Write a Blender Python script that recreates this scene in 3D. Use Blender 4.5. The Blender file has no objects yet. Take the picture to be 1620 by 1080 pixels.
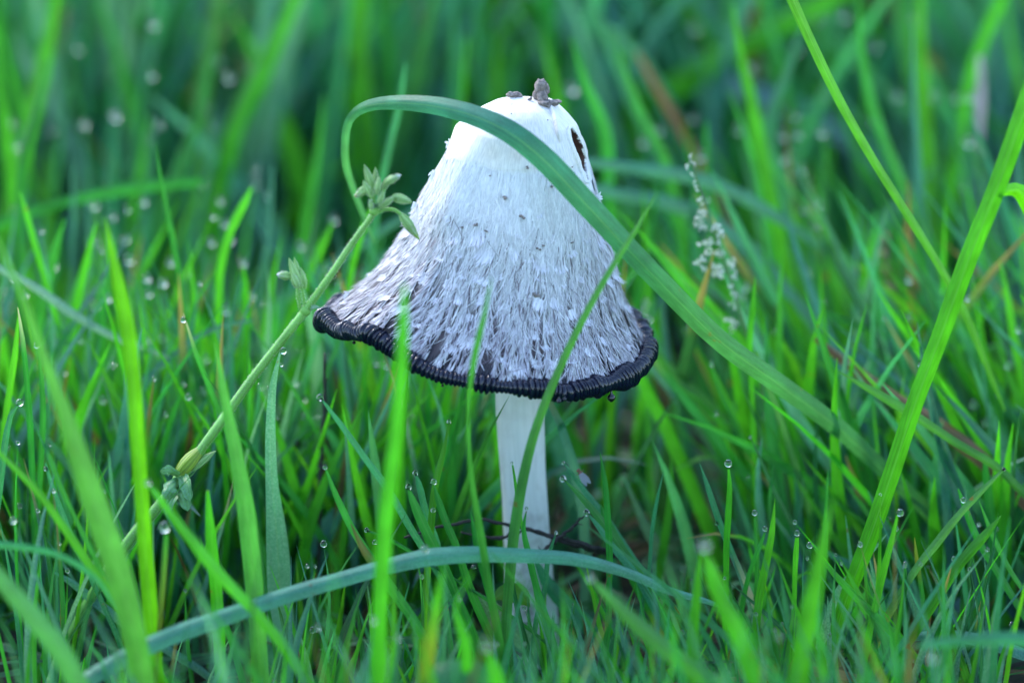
import bpy, math, random
import numpy as np
from math import sin, cos, pi, sqrt, radians

rng = np.random.default_rng(7)
random.seed(7)

# ------------------------------------------------------------------ camera
PITCH = radians(18.0); DIST = 0.60; ZC = 0.075; FPX = 4500.0
CY, CZ = -DIST * cos(PITCH), ZC + DIST * sin(PITCH)
scene = bpy.context.scene
cam = bpy.data.cameras.new("camera")
cam.lens = 100.0; cam.sensor_width = 36.0
cam.clip_start = 0.01; cam.clip_end = 3000.0
cam.dof.use_dof = True
cam.dof.focus_distance = 0.583
cam.dof.aperture_fstop = 6.8
cam.dof.aperture_blades = 0
cam_ob = bpy.data.objects.new("camera", cam)
cam_ob.location = (0, CY, CZ)
cam_ob.rotation_euler = (pi / 2 - PITCH, 0, 0)
scene.collection.objects.link(cam_ob)
scene.camera = cam_ob

# ------------------------------------------------------------------ sky + soft sun
SUN_EL, SUN_AZ = radians(42), radians(-38)      # azimuth measured from +Y towards +X
world = bpy.data.worlds.new("World"); scene.world = world; world.use_nodes = True
wn = world.node_tree.nodes; wl = world.node_tree.links; wn.clear()
sky = wn.new('ShaderNodeTexSky'); sky.sky_type = 'NISHITA'; sky.sun_disc = False
sky.sun_elevation = SUN_EL; sky.sun_rotation = SUN_AZ
sky.air_density = 1.0; sky.dust_density = 1.0; sky.ozone_density = 2.2
bg = wn.new('ShaderNodeBackground'); bg.inputs[1].default_value = 0.15
wo = wn.new('ShaderNodeOutputWorld')
wl.new(sky.outputs[0], bg.inputs[0]); wl.new(bg.outputs[0], wo.inputs[0])
sun = bpy.data.lights.new("sun", 'SUN'); sun.energy = 0.55; sun.angle = radians(14); sun.color = (1.0, 0.99, 0.97)
sun_ob = bpy.data.objects.new("sun", sun)
from mathutils import Vector, Matrix, Quaternion
sd = Vector((sin(SUN_AZ) * cos(SUN_EL), cos(SUN_AZ) * cos(SUN_EL), sin(SUN_EL)))
sun_ob.rotation_euler = sd.to_track_quat('Z', 'Y').to_euler()
sun_ob.location = sd * 3
scene.collection.objects.link(sun_ob)
vs = scene.view_settings
vs.view_transform = 'Standard'; vs.look = 'None'; vs.exposure = 2.08; vs.gamma = 1.0; vs.use_curve_mapping = False
scene.cycles.max_bounces = 10; scene.cycles.transmission_bounces = 8; scene.cycles.diffuse_bounces = 4
scene.cycles.caustics_refractive = False; scene.cycles.caustics_reflective = False
scene.cycles.use_denoising = True

# ------------------------------------------------------------------ helpers
C = scene.collection
def P(px, py, Y):
    """world point seen at a place in the view, on the upright plane y = Y"""
    dx = (px - 810.0) / FPX; du = (540.0 - py) / FPX
    d = np.array([dx, cos(PITCH) + du * sin(PITCH), -sin(PITCH) + du * cos(PITCH)])
    return np.array([0, CY, CZ]) + d * ((Y - CY) / d[1])
def proj(p):
    p = np.asarray(p, float); q = p - np.array([0, CY, CZ])
    f = q[..., 1] * cos(PITCH) - q[..., 2] * sin(PITCH)
    u = q[..., 1] * sin(PITCH) + q[..., 2] * cos(PITCH)
    return 810 + FPX * q[..., 0] / f, 540 - FPX * u / f
def pxsize(p):
    q = np.asarray(p, float) - np.array([0, CY, CZ])
    return (q[..., 1] * cos(PITCH) - q[..., 2] * sin(PITCH)) / FPX

def catmull(pts, n):
    """resample rows of pts to n rows with a smooth curve through them"""
    pts = np.asarray(pts, float)
    if len(pts) == 2:
        t = np.linspace(0, 1, n)[:, None]; return pts[0] * (1 - t) + pts[1] * t
    d = np.r_[0, np.cumsum(np.maximum(np.linalg.norm(np.diff(pts[:, :3], axis=0), axis=1), 1e-6))]
    s = np.linspace(0, d[-1], n)
    m = np.gradient(pts, d, axis=0)
    i = np.clip(np.searchsorted(d, s, side='right') - 1, 0, len(d) - 2)
    h = (d[i + 1] - d[i])[:, None]; u = ((s - d[i]) / (d[i + 1] - d[i]))[:, None]
    return ((1 + 2 * u) * (1 - u) ** 2 * pts[i] + u * (1 - u) ** 2 * h * m[i]
            + u * u * (3 - 2 * u) * pts[i + 1] + u * u * (u - 1) * h * m[i + 1])

def vnoise(x, y, seed=0, perx=None):
    """smooth value noise in 0..1, optionally periodic in x"""
    r = np.random.default_rng(seed).random((256, 256))
    xi = np.floor(x).astype(int); yi = np.floor(y).astype(int)
    fx = x - xi; fy = y - yi; fx = fx * fx * (3 - 2 * fx); fy = fy * fy * (3 - 2 * fy)
    def g(a, b):
        a = a % perx if perx else a % 256
        return r[a % 256, b % 256]
    return ((g(xi, yi) * (1 - fx) + g(xi + 1, yi) * fx) * (1 - fy)
            + (g(xi, yi + 1) * (1 - fx) + g(xi + 1, yi + 1) * fx) * fy)

class MB:
    """collects vertices, faces, a tint and uv per vertex, builds ONE mesh"""
    def __init__(s): s.v = []; s.f3 = []; s.f4 = []; s.c = []; s.u = []; s.n = 0
    def add(s, v, quads=None, tris=None, col=(1, 1, 1, 0), uv=None):
        v = np.asarray(v, float); n = len(v)
        s.v.append(v)
        c = np.asarray(col, float)
        s.c.append(np.tile(c, (n, 1)) if c.ndim == 1 else c)
        s.u.append(np.zeros((n, 2)) if uv is None else np.asarray(uv, float))
        if quads is not None and len(quads): s.f4.append(np.asarray(quads, int) + s.n)
        if tris is not None and len(tris): s.f3.append(np.asarray(tris, int) + s.n)
        s.n += n
    def mesh(s, name, mat, smooth=True):
        me = bpy.data.meshes.new(name)
        v = np.concatenate(s.v)
        q = np.concatenate(s.f4) if s.f4 else np.zeros((0, 4), int)
        t = np.concatenate(s.f3) if s.f3 else np.zeros((0, 3), int)
        me.vertices.add(len(v)); me.vertices.foreach_set('co', v.ravel())
        li = np.r_[q.ravel(), t.ravel()]
        me.loops.add(len(li)); me.loops.foreach_set('vertex_index', li)
        me.polygons.add(len(q) + len(t))
        st = np.r_[np.arange(len(q)) * 4, len(q) * 4 + np.arange(len(t)) * 3]
        me.polygons.foreach_set('loop_start', st)
        me.update(calc_edges=True)
        me.polygons.foreach_set('use_smooth', np.full(len(me.polygons), smooth))
        a = me.attributes.new('tint', 'FLOAT_COLOR', 'POINT')
        a.data.foreach_set('color', np.concatenate(s.c).ravel())
        uv = me.uv_layers.new(name='UVMap')
        uv.data.foreach_set('uv', np.concatenate(s.u)[li].ravel())
        me.materials.append(mat)
        me.validate()
        return me
    def build(s, name, mat, parent=None, smooth=True, kind=None, shift=None):
        ob = bpy.data.objects.new(name, s.mesh(name, mat, smooth)); C.objects.link(ob)
        if parent is not None: ob.parent = parent
        if kind: ob['kind'] = kind
        return ob

def tag(o, label=None, cat=None, group=None, kind=None):
    if label: o['label'] = label
    if cat: o['category'] = cat
    if group: o['group'] = group
    if kind: o['kind'] = kind
    return o
def thing(name, label, cat, loc=(0, 0, 0), group=None):
    o = bpy.data.objects.new(name, None); C.objects.link(o); o.empty_display_size = 0.005
    o.location = Vector(loc)
    return tag(o, label, cat, group)
def under(o, parent):
    """parent a mesh whose vertices are in world space below an Empty placed at its base"""
    o.parent = parent; o.location = -Vector(parent.location); return o

VIEWV = np.array([0, cos(PITCH), -sin(PITCH)])
def ribbon(mb, pts, w, col, roll=0.0, fold=0.25, ncol=3, sidevec=None, wav=0.0):
    """leaf ribbon along pts (N,3) with full widths w; the cross section is folded along the midrib"""
    pts = np.asarray(pts, float); n = len(pts); w = np.asarray(w, float)
    T = np.gradient(pts, axis=0); T /= np.maximum(np.linalg.norm(T, axis=1), 1e-9)[:, None]
    if sidevec is None:
        S = np.cross(T, VIEWV)
    else:
        S = np.tile(np.asarray(sidevec, float), (n, 1)); S = S - (S * T).sum(1)[:, None] * T
    S /= np.maximum(np.linalg.norm(S, axis=1), 1e-6)[:, None]
    N = np.cross(S, T)
    roll = np.broadcast_to(np.asarray(roll, float), (n,))
    cr, sr = np.cos(roll)[:, None], np.sin(roll)[:, None]
    S, N = S * cr + N * sr, N * cr - S * sr
    a = np.linspace(-1, 1, ncol)
    V = pts[:, None, :] + S[:, None, :] * (a[None, :, None] * w[:, None, None] / 2)
    V += N[:, None, :] * ((np.abs(a) - 0.5)[None, :, None] * (fold * w)[:, None, None])
    if wav: V += N[:, None, :] * (wav * w * np.sin(np.linspace(0, 9, n)))[:, None, None] * a[None, :, None]
    L = np.r_[0, np.cumsum(np.linalg.norm(np.diff(pts, axis=0), axis=1))]
    uv = np.stack(np.broadcast_arrays(((a + 1) / 2)[None, :], L[:, None]), -1)
    i = np.arange(n - 1)[:, None] * ncol + np.arange(ncol - 1)[None, :]
    q = np.stack([i, i + 1, i + ncol + 1, i + ncol], -1).reshape(-1, 4)
    c = np.asarray(col, float)
    if c.ndim == 2: c = np.repeat(c, ncol, axis=0)
    mb.add(V.reshape(-1, 3), q, col=c, uv=uv.reshape(-1, 2))

def tube(mb, pts, r, col=(1, 1, 1, 0), k=8, cap=True, rfun=None):
    pts = np.asarray(pts, float); n = len(pts); r = np.broadcast_to(np.asarray(r, float), (n,))
    T = np.gradient(pts, axis=0); T /= np.maximum(np.linalg.norm(T, axis=1), 1e-9)[:, None]
    ref = np.array([0.31, -0.9, 0.29]); S = np.cross(T, ref); S /= np.maximum(np.linalg.norm(S, axis=1), 1e-6)[:, None]
    N = np.cross(S, T); a = np.arange(k) * 2 * pi / k
    V = pts[:, None] + r[:, None, None] * (S[:, None] * np.cos(a)[None, :, None] + N[:, None] * np.sin(a)[None, :, None])
    if rfun is not None: V = pts[:, None] + (V - pts[:, None]) * rfun(n, k)[..., None]
    L = np.r_[0, np.cumsum(np.linalg.norm(np.diff(pts, axis=0), axis=1))]
    uv = np.stack(np.broadcast_arrays((a / (2 * pi))[None, :], L[:, None]), -1).reshape(-1, 2)
    i = np.arange(n - 1)[:, None] * k; j = np.arange(k)[None, :]; j2 = (j + 1) % k
    q = np.stack([i + j, i + j2, i + k + j2, i + k + j], -1).reshape(-1, 4)
    V = V.reshape(-1, 3)
    c = np.asarray(col, float)
    if c.ndim == 2: c = np.repeat(c, k, axis=0)
    tr = []
    if cap:
        V = np.vstack([V, pts[0], pts[-1]]); uv = np.vstack([uv, [0, 0], [0, L[-1]]])
        if c.ndim == 2: c = np.vstack([c, c[0], c[-1]])
        m = n * k
        tr = [(m, (x + 1) % k, x) for x in range(k)] + [(m + 1, (n - 1) * k + x, (n - 1) * k + (x + 1) % k) for x in range(k)]
    mb.add(V, q, tr, col=c, uv=uv)

# ------------------------------------------------------------------ materials
def new_mat(name):
    m = bpy.data.materials.new(name); m.use_nodes = True
    nt = m.node_tree; nt.nodes.clear()
    out = nt.nodes.new('ShaderNodeOutputMaterial')
    return m, nt, nt.nodes, nt.links, out
def node(nt, t, **kw):
    n = nt.nodes.new(t)
    for k, v in kw.items():
        if k.startswith('i_'): n.inputs[int(k[2:])].default_value = v
        else: setattr(n, k, v)
    return n
def mixrgb(nt, fac, a, b, mode='MIX'):
    n = nt.nodes.new('ShaderNodeMix'); n.data_type = 'RGBA'; n.blend_type = mode
    for s, v in ((n.inputs[0], fac), (n.inputs[6], a), (n.inputs[7], b)):
        if hasattr(v, 'type') and hasattr(v, 'links'): nt.links.new(v, s)
        elif isinstance(v, (int, float)): s.default_value = v
        else: s.default_value = tuple(v) + ((1,) if len(v) == 3 else ())
    return n.outputs[2]
def ramp(nt, inp, stops):
    n = nt.nodes.new('ShaderNodeValToRGB'); nt.links.new(inp, n.inputs[0])
    e = n.color_ramp.elements
    while len(e) > 1: e.remove(e[-1])
    e[0].position = stops[0][0]; e[0].color = stops[0][1] if isinstance(stops[0][1], tuple) else (stops[0][1],) * 3 + (1,)
    for p, c in stops[1:]:
        x = e.new(p); x.color = c if isinstance(c, tuple) else (c,) * 3 + (1,)
    return n.outputs[0]
def math_n(nt, op, a, b=None):
    n = nt.nodes.new('ShaderNodeMath'); n.operation = op
    for i, v in enumerate((a, b)):
        if v is None: continue
        if isinstance(v, (int, float)): n.inputs[i].default_value = v
        else: nt.links.new(v, n.inputs[i])
    return n.outputs[0]

def leaf_material(name, trans=0.48, rough=0.38, veins=14.0, spec=0.5, glow=(1.25, 1.35, 0.6)):
    m, nt, N, L, out = new_mat(name)
    at = node(nt, 'ShaderNodeAttribute', attribute_name='tint')
    uv = node(nt, 'ShaderNodeUVMap', uv_map='UVMap')
    mp = node(nt, 'ShaderNodeMapping'); mp.inputs['Scale'].default_value = (9, 160, 1)
    L.new(uv.outputs[0], mp.inputs[0])
    ns = node(nt, 'ShaderNodeTexNoise'); ns.inputs['Scale'].default_value = 1.0; ns.inputs['Detail'].default_value = 3
    L.new(mp.outputs[0], ns.inputs['Vector'])
    streak = ramp(nt, ns.outputs[0], [(0.3, 0.78), (0.7, 1.18)])
    geo = node(nt, 'ShaderNodeNewGeometry')
    n2 = node(nt, 'ShaderNodeTexNoise'); n2.inputs['Scale'].default_value = 130; n2.inputs['Detail'].default_value = 2
    L.new(geo.outputs['Position'], n2.inputs['Vector'])
    patch = ramp(nt, n2.outputs[0], [(0.35, 0.82), (0.65, 1.15)])
    base = mixrgb(nt, 1.0, at.outputs['Color'], streak, 'MULTIPLY')
    base = mixrgb(nt, 1.0, base, patch, 'MULTIPLY')
    sp0 = node(nt, 'ShaderNodeSeparateXYZ'); L.new(uv.outputs[0], sp0.inputs[0])
    mid = math_n(nt, 'ABSOLUTE', math_n(nt, 'SUBTRACT', sp0.outputs[0], 0.5))
    base = mixrgb(nt, ramp(nt, mid, [(0.0, 0.45), (0.045, 0.0)]), base, (0.16, 0.42, 0.13))
    wv0 = math_n(nt, 'SINE', math_n(nt, 'MULTIPLY', sp0.outputs[0], veins * 2 * pi))
    base = mixrgb(nt, 1.0, base, ramp(nt, wv0, [(0.0, 0.86), (1.0, 1.08)]), 'MULTIPLY')
    # dew bloom: fine pale beads where the tint's alpha asks for it
    n3 = node(nt, 'ShaderNodeTexNoise'); n3.inputs['Scale'].default_value = 2600; n3.inputs['Detail'].default_value = 1
    L.new(geo.outputs['Position'], n3.inputs['Vector'])
    bead = ramp(nt, n3.outputs[0], [(0.42, 0.35), (0.68, 1.0)])
    dew = math_n(nt, 'MULTIPLY', at.outputs['Alpha'], bead)
    base = mixrgb(nt, dew, base, (0.30, 0.54, 0.54))
    # rare blemishes
    n4 = node(nt, 'ShaderNodeTexNoise'); n4.inputs['Scale'].default_value = 210; n4.inputs['Detail'].default_value = 4
    L.new(geo.outputs['Position'], n4.inputs['Vector'])
    spot = ramp(nt, n4.outputs[0], [(0.70, 0.0), (0.745, 0.8)])
    base = mixrgb(nt, spot, base, (0.20, 0.13, 0.03))
    sep = node(nt, 'ShaderNodeSeparateXYZ'); L.new(uv.outputs[0], sep.inputs[0])
    wv = math_n(nt, 'SINE', math_n(nt, 'MULTIPLY', sep.outputs[0], veins * 2 * pi))
    bmp = node(nt, 'ShaderNodeBump'); bmp.inputs['Strength'].default_value = 0.35; bmp.inputs['Distance'].default_value = 0.0001
    L.new(wv, bmp.inputs['Height'])
    b2 = node(nt, 'ShaderNodeBump'); b2.inputs['Strength'].default_value = 0.5; b2.inputs['Distance'].default_value = 0.00012
    L.new(math_n(nt, 'MULTIPLY', n3.outputs[0], at.outputs['Alpha']), b2.inputs['Height']); L.new(bmp.outputs[0], b2.inputs['Normal'])
    p = node(nt, 'ShaderNodeBsdfPrincipled')
    p.inputs['Roughness'].default_value = rough
    p.inputs['Specular IOR Level'].default_value = spec
    L.new(base, p.inputs['Base Color']); L.new(b2.outputs[0], p.inputs['Normal'])
    tr = node(nt, 'ShaderNodeBsdfTranslucent')
    L.new(mixrgb(nt, 1.0, base, glow, 'MULTIPLY'), tr.inputs[0])
    mx = node(nt, 'ShaderNodeMixShader'); mx.inputs[0].default_value = trans
    L.new(p.outputs[0], mx.inputs[1]); L.new(tr.outputs[0], mx.inputs[2]); L.new(mx.outputs[0], out.inputs[0])
    return m
M_GRASS = leaf_material('grass_leaf')
M_STEM = leaf_material('herb_stem', trans=0.04, rough=0.5, veins=3, spec=0.4)
M_DRY = leaf_material('dry_straw', trans=0.3, rough=0.7, glow=(1.1, 1.0, 0.8))

def simple(name, col, rough=0.6, noise=0.0, nscale=400, spec=0.5, trans=0.0, use_tint=False, bump=0.0, col2=None, sheen=0):
    m, nt, N, L, out = new_mat(name)
    p = node(nt, 'ShaderNodeBsdfPrincipled'); p.inputs['Roughness'].default_value = rough
    p.inputs['Specular IOR Level'].default_value = spec
    geo = node(nt, 'ShaderNodeNewGeometry')
    ns = node(nt, 'ShaderNodeTexNoise'); ns.inputs['Scale'].default_value = nscale; ns.inputs['Detail'].default_value = 5
    L.new(geo.outputs['Position'], ns.inputs['Vector'])
    if use_tint:
        a = node(nt, 'ShaderNodeAttribute', attribute_name='tint'); c = a.outputs['Color']
    else:
        c = None
    r = ramp(nt, ns.outputs[0], [(0.3, 1 - noise), (0.7, 1 + noise)])
    base = mixrgb(nt, 1.0, c if c is not None else col, r, 'MULTIPLY')
    if col2 is not None:
        base = mixrgb(nt, ramp(nt, ns.outputs[0], [(0.45, 0.0), (0.6, 1.0)]), base, col2)
    L.new(base, p.inputs['Base Color'])
    if bump:
        b = node(nt, 'ShaderNodeBump'); b.inputs['Strength'].default_value = 0.8; b.inputs['Distance'].default_value = bump
        L.new(ns.outputs[0], b.inputs['Height']); L.new(b.outputs[0], p.inputs['Normal'])
    last = p.outputs[0]
    if trans:
        t = node(nt, 'ShaderNodeBsdfTranslucent'); L.new(base, t.inputs[0])
        x = node(nt, 'ShaderNodeMixShader'); x.inputs[0].default_value = trans
        L.new(last, x.inputs[1]); L.new(t.outputs[0], x.inputs[2]); last = x.outputs[0]
    L.new(last, out.inputs[0])
    return m

M_SOIL = simple('soil', (0.035, 0.026, 0.018), 0.9, 0.5, 260, bump=0.003, col2=(0.02, 0.03, 0.012))
M_CRUMB = simple('soil_crumb', (0.24, 0.20, 0.18), 0.95, 0.45, 1500, bump=0.0003)
M_FIBRE = simple('cap_fibre', (1, 1, 1), 0.7, 0.06, 900, spec=0.3, trans=0.10, use_tint=True)
M_TWIG = simple('dark_twig', (0.035, 0.03, 0.028), 0.8, 0.5, 1200, bump=0.0003)
M_SEED = simple('pale_spikelet', (0.66, 0.72, 0.58), 0.6, 0.2, 900)
M_PETAL = simple('white_petal', (0.75, 0.78, 0.74), 0.6, 0.08, 900, trans=0.3)
M_HAIR = simple('plant_hair', (0.7, 0.8, 0.66), 0.5, 0.05, 900, trans=0.4)
M_FLY = simple('fly_body', (0.20, 0.09, 0.05), 0.4, 0.4, 2500)
M_INK = simple('ink_black', (0.006, 0.006, 0.009), 0.16, 0.3, 1500, spec=0.7)

# water
M_WATER, nt, N, L, out = new_mat('water_drop')
p = node(nt, 'ShaderNodeBsdfPrincipled'); p.inputs['Roughness'].default_value = 0.0; p.inputs['IOR'].default_value = 1.34
p.inputs['Transmission Weight'].default_value = 1.0; p.inputs['Base Color'].default_value = (1, 1, 1, 1)
L.new(p.outputs[0], out.inputs[0])
# fly wing
M_WING, nt, N, L, out = new_mat('fly_wing')
p = node(nt, 'ShaderNodeBsdfPrincipled'); p.inputs['Roughness'].default_value = 0.2; p.inputs['Base Color'].default_value = (0.35, 0.36, 0.42, 1)
t = node(nt, 'ShaderNodeBsdfTransparent'); x = node(nt, 'ShaderNodeMixShader'); x.inputs[0].default_value = 0.35
L.new(p.outputs[0], x.inputs[1]); L.new(t.outputs[0], x.inputs[2]); L.new(x.outputs[0], out.inputs[0])

# rolled rim of the cap: glossy black, brown-violet in the grooves
M_RIM, nt, N, L, out = new_mat('inky_rim')
p = node(nt, 'ShaderNodeBsdfPrincipled'); p.inputs['Specular IOR Level'].default_value = 0.55
geo = node(nt, 'ShaderNodeNewGeometry')
ns = node(nt, 'ShaderNodeTexNoise'); ns.inputs['Scale'].default_value = 900; ns.inputs['Detail'].default_value = 4
L.new(geo.outputs['Position'], ns.inputs['Vector'])
L.new(ramp(nt, ns.outputs[0], [(0.4, (0.003, 0.005, 0.018, 1)), (0.7, (0.008, 0.009, 0.030, 1))]), p.inputs['Base Color'])
L.new(ramp(nt, ns.outputs[0], [(0.35, 0.05), (0.65, 0.14)]), p.inputs['Roughness'])
b = node(nt, 'ShaderNodeBump'); b.inputs['Strength'].default_value = 0.6; b.inputs['Distance'].default_value = 0.0002
L.new(ns.outputs[0], b.inputs['Height']); L.new(b.outputs[0], p.inputs['Normal'])
L.new(p.outputs[0], out.inputs[0])

# skin of the cap: tint attribute carries white / brown; fine streaks run down the meridians
M_CAP, nt, N, L, out = new_mat('cap_skin')
at = node(nt, 'ShaderNodeAttribute', attribute_name='tint')
uv = node(nt, 'ShaderNodeUVMap', uv_map='UVMap')
mp = node(nt, 'ShaderNodeMapping'); mp.inputs['Scale'].default_value = (330, 22, 1); L.new(uv.outputs[0], mp.inputs[0])
ns = node(nt, 'ShaderNodeTexNoise'); ns.inputs['Scale'].default_value = 1.0; ns.inputs['Detail'].default_value = 4; L.new(mp.outputs[0], ns.inputs['Vector'])
base = mixrgb(nt, 1.0, at.outputs['Color'], ramp(nt, ns.outputs[0], [(0.3, 0.82), (0.6, 1.04)]), 'MULTIPLY')
geo = node(nt, 'ShaderNodeNewGeometry')
n2 = node(nt, 'ShaderNodeTexNoise'); n2.inputs['Scale'].default_value = 700; n2.inputs['Detail'].default_value = 3; L.new(geo.outputs['Position'], n2.inputs['Vector'])
base = mixrgb(nt, 1.0, base, ramp(nt, n2.outputs[0], [(0.25, 0.93), (0.6, 1.02)]), 'MULTIPLY')
p = node(nt, 'ShaderNodeBsdfPrincipled'); p.inputs['Roughness'].default_value = 0.55; p.inputs['Specular IOR Level'].default_value = 0.35
p.inputs['Subsurface Weight'].default_value = 0.15; p.inputs['Subsurface Radius'].default_value = (0.0012, 0.001, 0.0008); p.inputs['Subsurface Scale'].default_value = 1.0
L.new(base, p.inputs['Base Color'])
b = node(nt, 'ShaderNodeBump'); b.inputs['Strength'].default_value = 0.7; b.inputs['Distance'].default_value = 0.00035
L.new(math_n(nt, 'MULTIPLY', ns.outputs[0], math_n(nt, 'ADD', at.outputs['Alpha'], 0.12)), b.inputs['Height']); L.new(b.outputs[0], p.inputs['Normal'])
L.new(p.outputs[0], out.inputs[0])

# stipe
M_STIPE, nt, N, L, out = new_mat('stipe_skin')
uv = node(nt, 'ShaderNodeUVMap', uv_map='UVMap')
mp = node(nt, 'ShaderNodeMapping'); mp.inputs['Scale'].default_value = (26, 60, 1); L.new(uv.outputs[0], mp.inputs[0])
ns = node(nt, 'ShaderNodeTexNoise'); ns.inputs['Scale'].default_value = 1.0; ns.inputs['Detail'].default_value = 5; L.new(mp.outputs[0], ns.inputs['Vector'])
base = ramp(nt, ns.outputs[0], [(0.25, (0.62, 0.64, 0.60, 1)), (0.6, (0.74, 0.75, 0.71, 1))])
g2 = node(nt, 'ShaderNodeNewGeometry'); nn2 = node(nt, 'ShaderNodeTexNoise'); nn2.inputs['Scale'].default_value = 320; nn2.inputs['Detail'].default_value = 5; L.new(g2.outputs['Position'], nn2.inputs['Vector'])
sz = node(nt, 'ShaderNodeSeparateXYZ'); L.new(g2.outputs['Position'], sz.inputs[0])
dirt = math_n(nt, 'MULTIPLY', ramp(nt, nn2.outputs[0], [(0.5, 0.0), (0.66, 0.8)]), ramp(nt, math_n(nt, 'MULTIPLY', sz.outputs[2], 16.0), [(0.1, 1.0), (0.75, 0.12)]))
base = mixrgb(nt, dirt, base, (0.22, 0.19, 0.13))
p = node(nt, 'ShaderNodeBsdfPrincipled'); p.inputs['Roughness'].default_value = 0.5; p.inputs['Subsurface Weight'].default_value = 0.2
p.inputs['Subsurface Radius'].default_value = (0.002, 0.0016, 0.0012); p.inputs['Subsurface Scale'].default_value = 1.0
L.new(base, p.inputs['Base Color'])
b = node(nt, 'ShaderNodeBump'); b.inputs['Strength'].default_value = 0.5; b.inputs['Distance'].default_value = 0.0004
L.new(ns.outputs[0], b.inputs['Height']); L.new(b.outputs[0], p.inputs['Normal']); L.new(p.outputs[0], out.inputs[0])

# ------------------------------------------------------------------ ground
def gz(x, y):
    x = np.asarray(x, float); y = np.asarray(y, float)
    near = np.exp(-(x * x + y * y) / 4.0)
    return (vnoise(x * 14 + 40, y * 14 + 40, 3) - 0.5) * 0.012 * near + (vnoise(x * 60 + 90, y * 60 + 90, 4) - 0.5) * 0.005 * near + (vnoise(x * .8 + 90, y * .8 + 90, 5) - .5) * .05 * (1 - near)
ax = np.r_[-900, -300, -100, -40, -15, -6, -3, -2, np.linspace(-1.4, 1.4, 141), 2, 3, 6, 15, 40, 100, 300, 900]
gx, gy = np.meshgrid(ax, ax + 0.3, indexing='ij'); n = len(ax)
g = MB(); i = np.arange(n - 1)[:, None] * n + np.arange(n - 1)[None, :]
g.add(np.stack([gx, gy, gz(gx, gy)], -1).reshape(-1, 3), np.stack([i, i + n, i + n + 1, i + 1], -1).reshape(-1, 4))
tag(g.build('ground', M_SOIL), kind='structure')

# ------------------------------------------------------------------ the mushroom
LT = np.array([(157, 812), (160, 795), (165, 778), (173, 762), (184, 748), (200, 727), (215, 718), (240, 704), (262, 694), (285, 684), (320, 666), (360, 648),
               (400, 622), (430, 598), (450, 577), (470, 552), (486, 532), (500, 516)], float)
RT = np.array([(157, 812), (159, 838), (163, 862), (169, 878), (180, 893), (198, 909), (225, 922), (255, 932), (290, 941), (320, 948), (360, 956), (400, 963),
               (440, 972), (475, 983), (505, 997), (530, 1010), (548, 1018)], float)
zL0, zR0 = P(516, 500, 0)[2], P(1018, 548, 0)[2]
ZTOP = P(812, 155, 0)[2]
def side(tab, z0):
    w = np.array([P(x, y, 0) for y, x in tab]); t = (ZTOP - w[:, 2]) / (ZTOP - z0)
    t[0] = 0; return np.sqrt(np.clip(t, 0, 1)), w[:, 0]
qL, xL = side(LT, zL0); qR, xR = side(RT, zR0)
# height of the rim all round: front from the visible edge, back assumed level with the sides
rim_px = [(510, 503), (530, 514), (550, 524), (572, 529), (596, 531), (616, 540), (640, 560), (665, 577), (700, 594), (740, 603), (780, 609),
          (820, 613), (860, 616), (885, 622), (920, 614), (950, 607), (985, 593), (1010, 574), (1019, 555)]
th_t, z_t = [], []
for x, y in rim_px:
    c = np.clip((x - 765) / 255.0, -1, 1); th = -math.acos(c)
    th_t.append(th % (2 * pi)); z_t.append(P(x, y, 0.033 * math.sin(th))[2])
for deg, (x, y) in ((12, (1020, 526)), (25, (1000, 499)), (45, (930, 490)), (90, (765, 470)), (130, (620, 470)), (150, (548, 473)), (166, (518, 485))):
    th_t.append(radians(deg)); z_t.append(P(x, y, 0.033 * math.sin(radians(deg)))[2])
o_ = np.argsort(th_t); th_t = np.array(th_t)[o_]; z_t = np.array(z_t)[o_]
TT = np.r_[th_t - 2 * pi, th_t, th_t + 2 * pi]; ZZ = np.r_[z_t, z_t, z_t]
def zrim(th): return np.interp(np.mod(th, 2 * pi), TT, ZZ)
def S(th, q, off=0.0, lift_only=False):
    """cap surface: th angle round the axis, q = sqrt of the way down (0 top, 1 rim)"""
    th = np.asarray(th, float); q = np.asarray(q, float); th, q = np.broadcast_arrays(th, q)
    qq = np.clip(q, 0, 1.03)
    l = np.interp(qq, qL, xL); r = np.interp(qq, qR, xR)
    cx = (l + r) / 2; rx = (r - l) / 2
    ry = rx * (0.97 - 0.03 * qq ** 4)
    x = cx + rx * np.cos(th); y = ry * np.sin(th)
    z = ZTOP + (zrim(th) - ZTOP) * qq ** 2
    lump = (vnoise(th * 16 / (2 * pi), qq * 6, 11, 16) - 0.5) * 0.0014 * np.clip(qq * 3, 0, 1) * np.clip((1 - qq) * 8, 0, 1)
    k = 1 + lump / np.maximum(rx, 0.004)
    return np.stack([cx + (x - cx) * k, y * k, z], -1)
def Snorm(th, q):
    e = 1e-3
    a = S(th + e, q) - S(th - e, q); b = S(th, np.minimum(q + e, 1.0)) - S(th, np.maximum(np.minimum(q + e, 1.0) - 2 * e, 0))
    n = np.cross(b, a); n /= np.maximum(np.linalg.norm(n, axis=-1), 1e-12)[..., None]
    return n, b / np.maximum(np.linalg.norm(b, axis=-1), 1e-12)[..., None]
_n = Snorm(np.array([-pi / 2]), np.array([0.6]))[0]
NS = 1.0 if _n[0, 1] < 0 else -1.0

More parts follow.
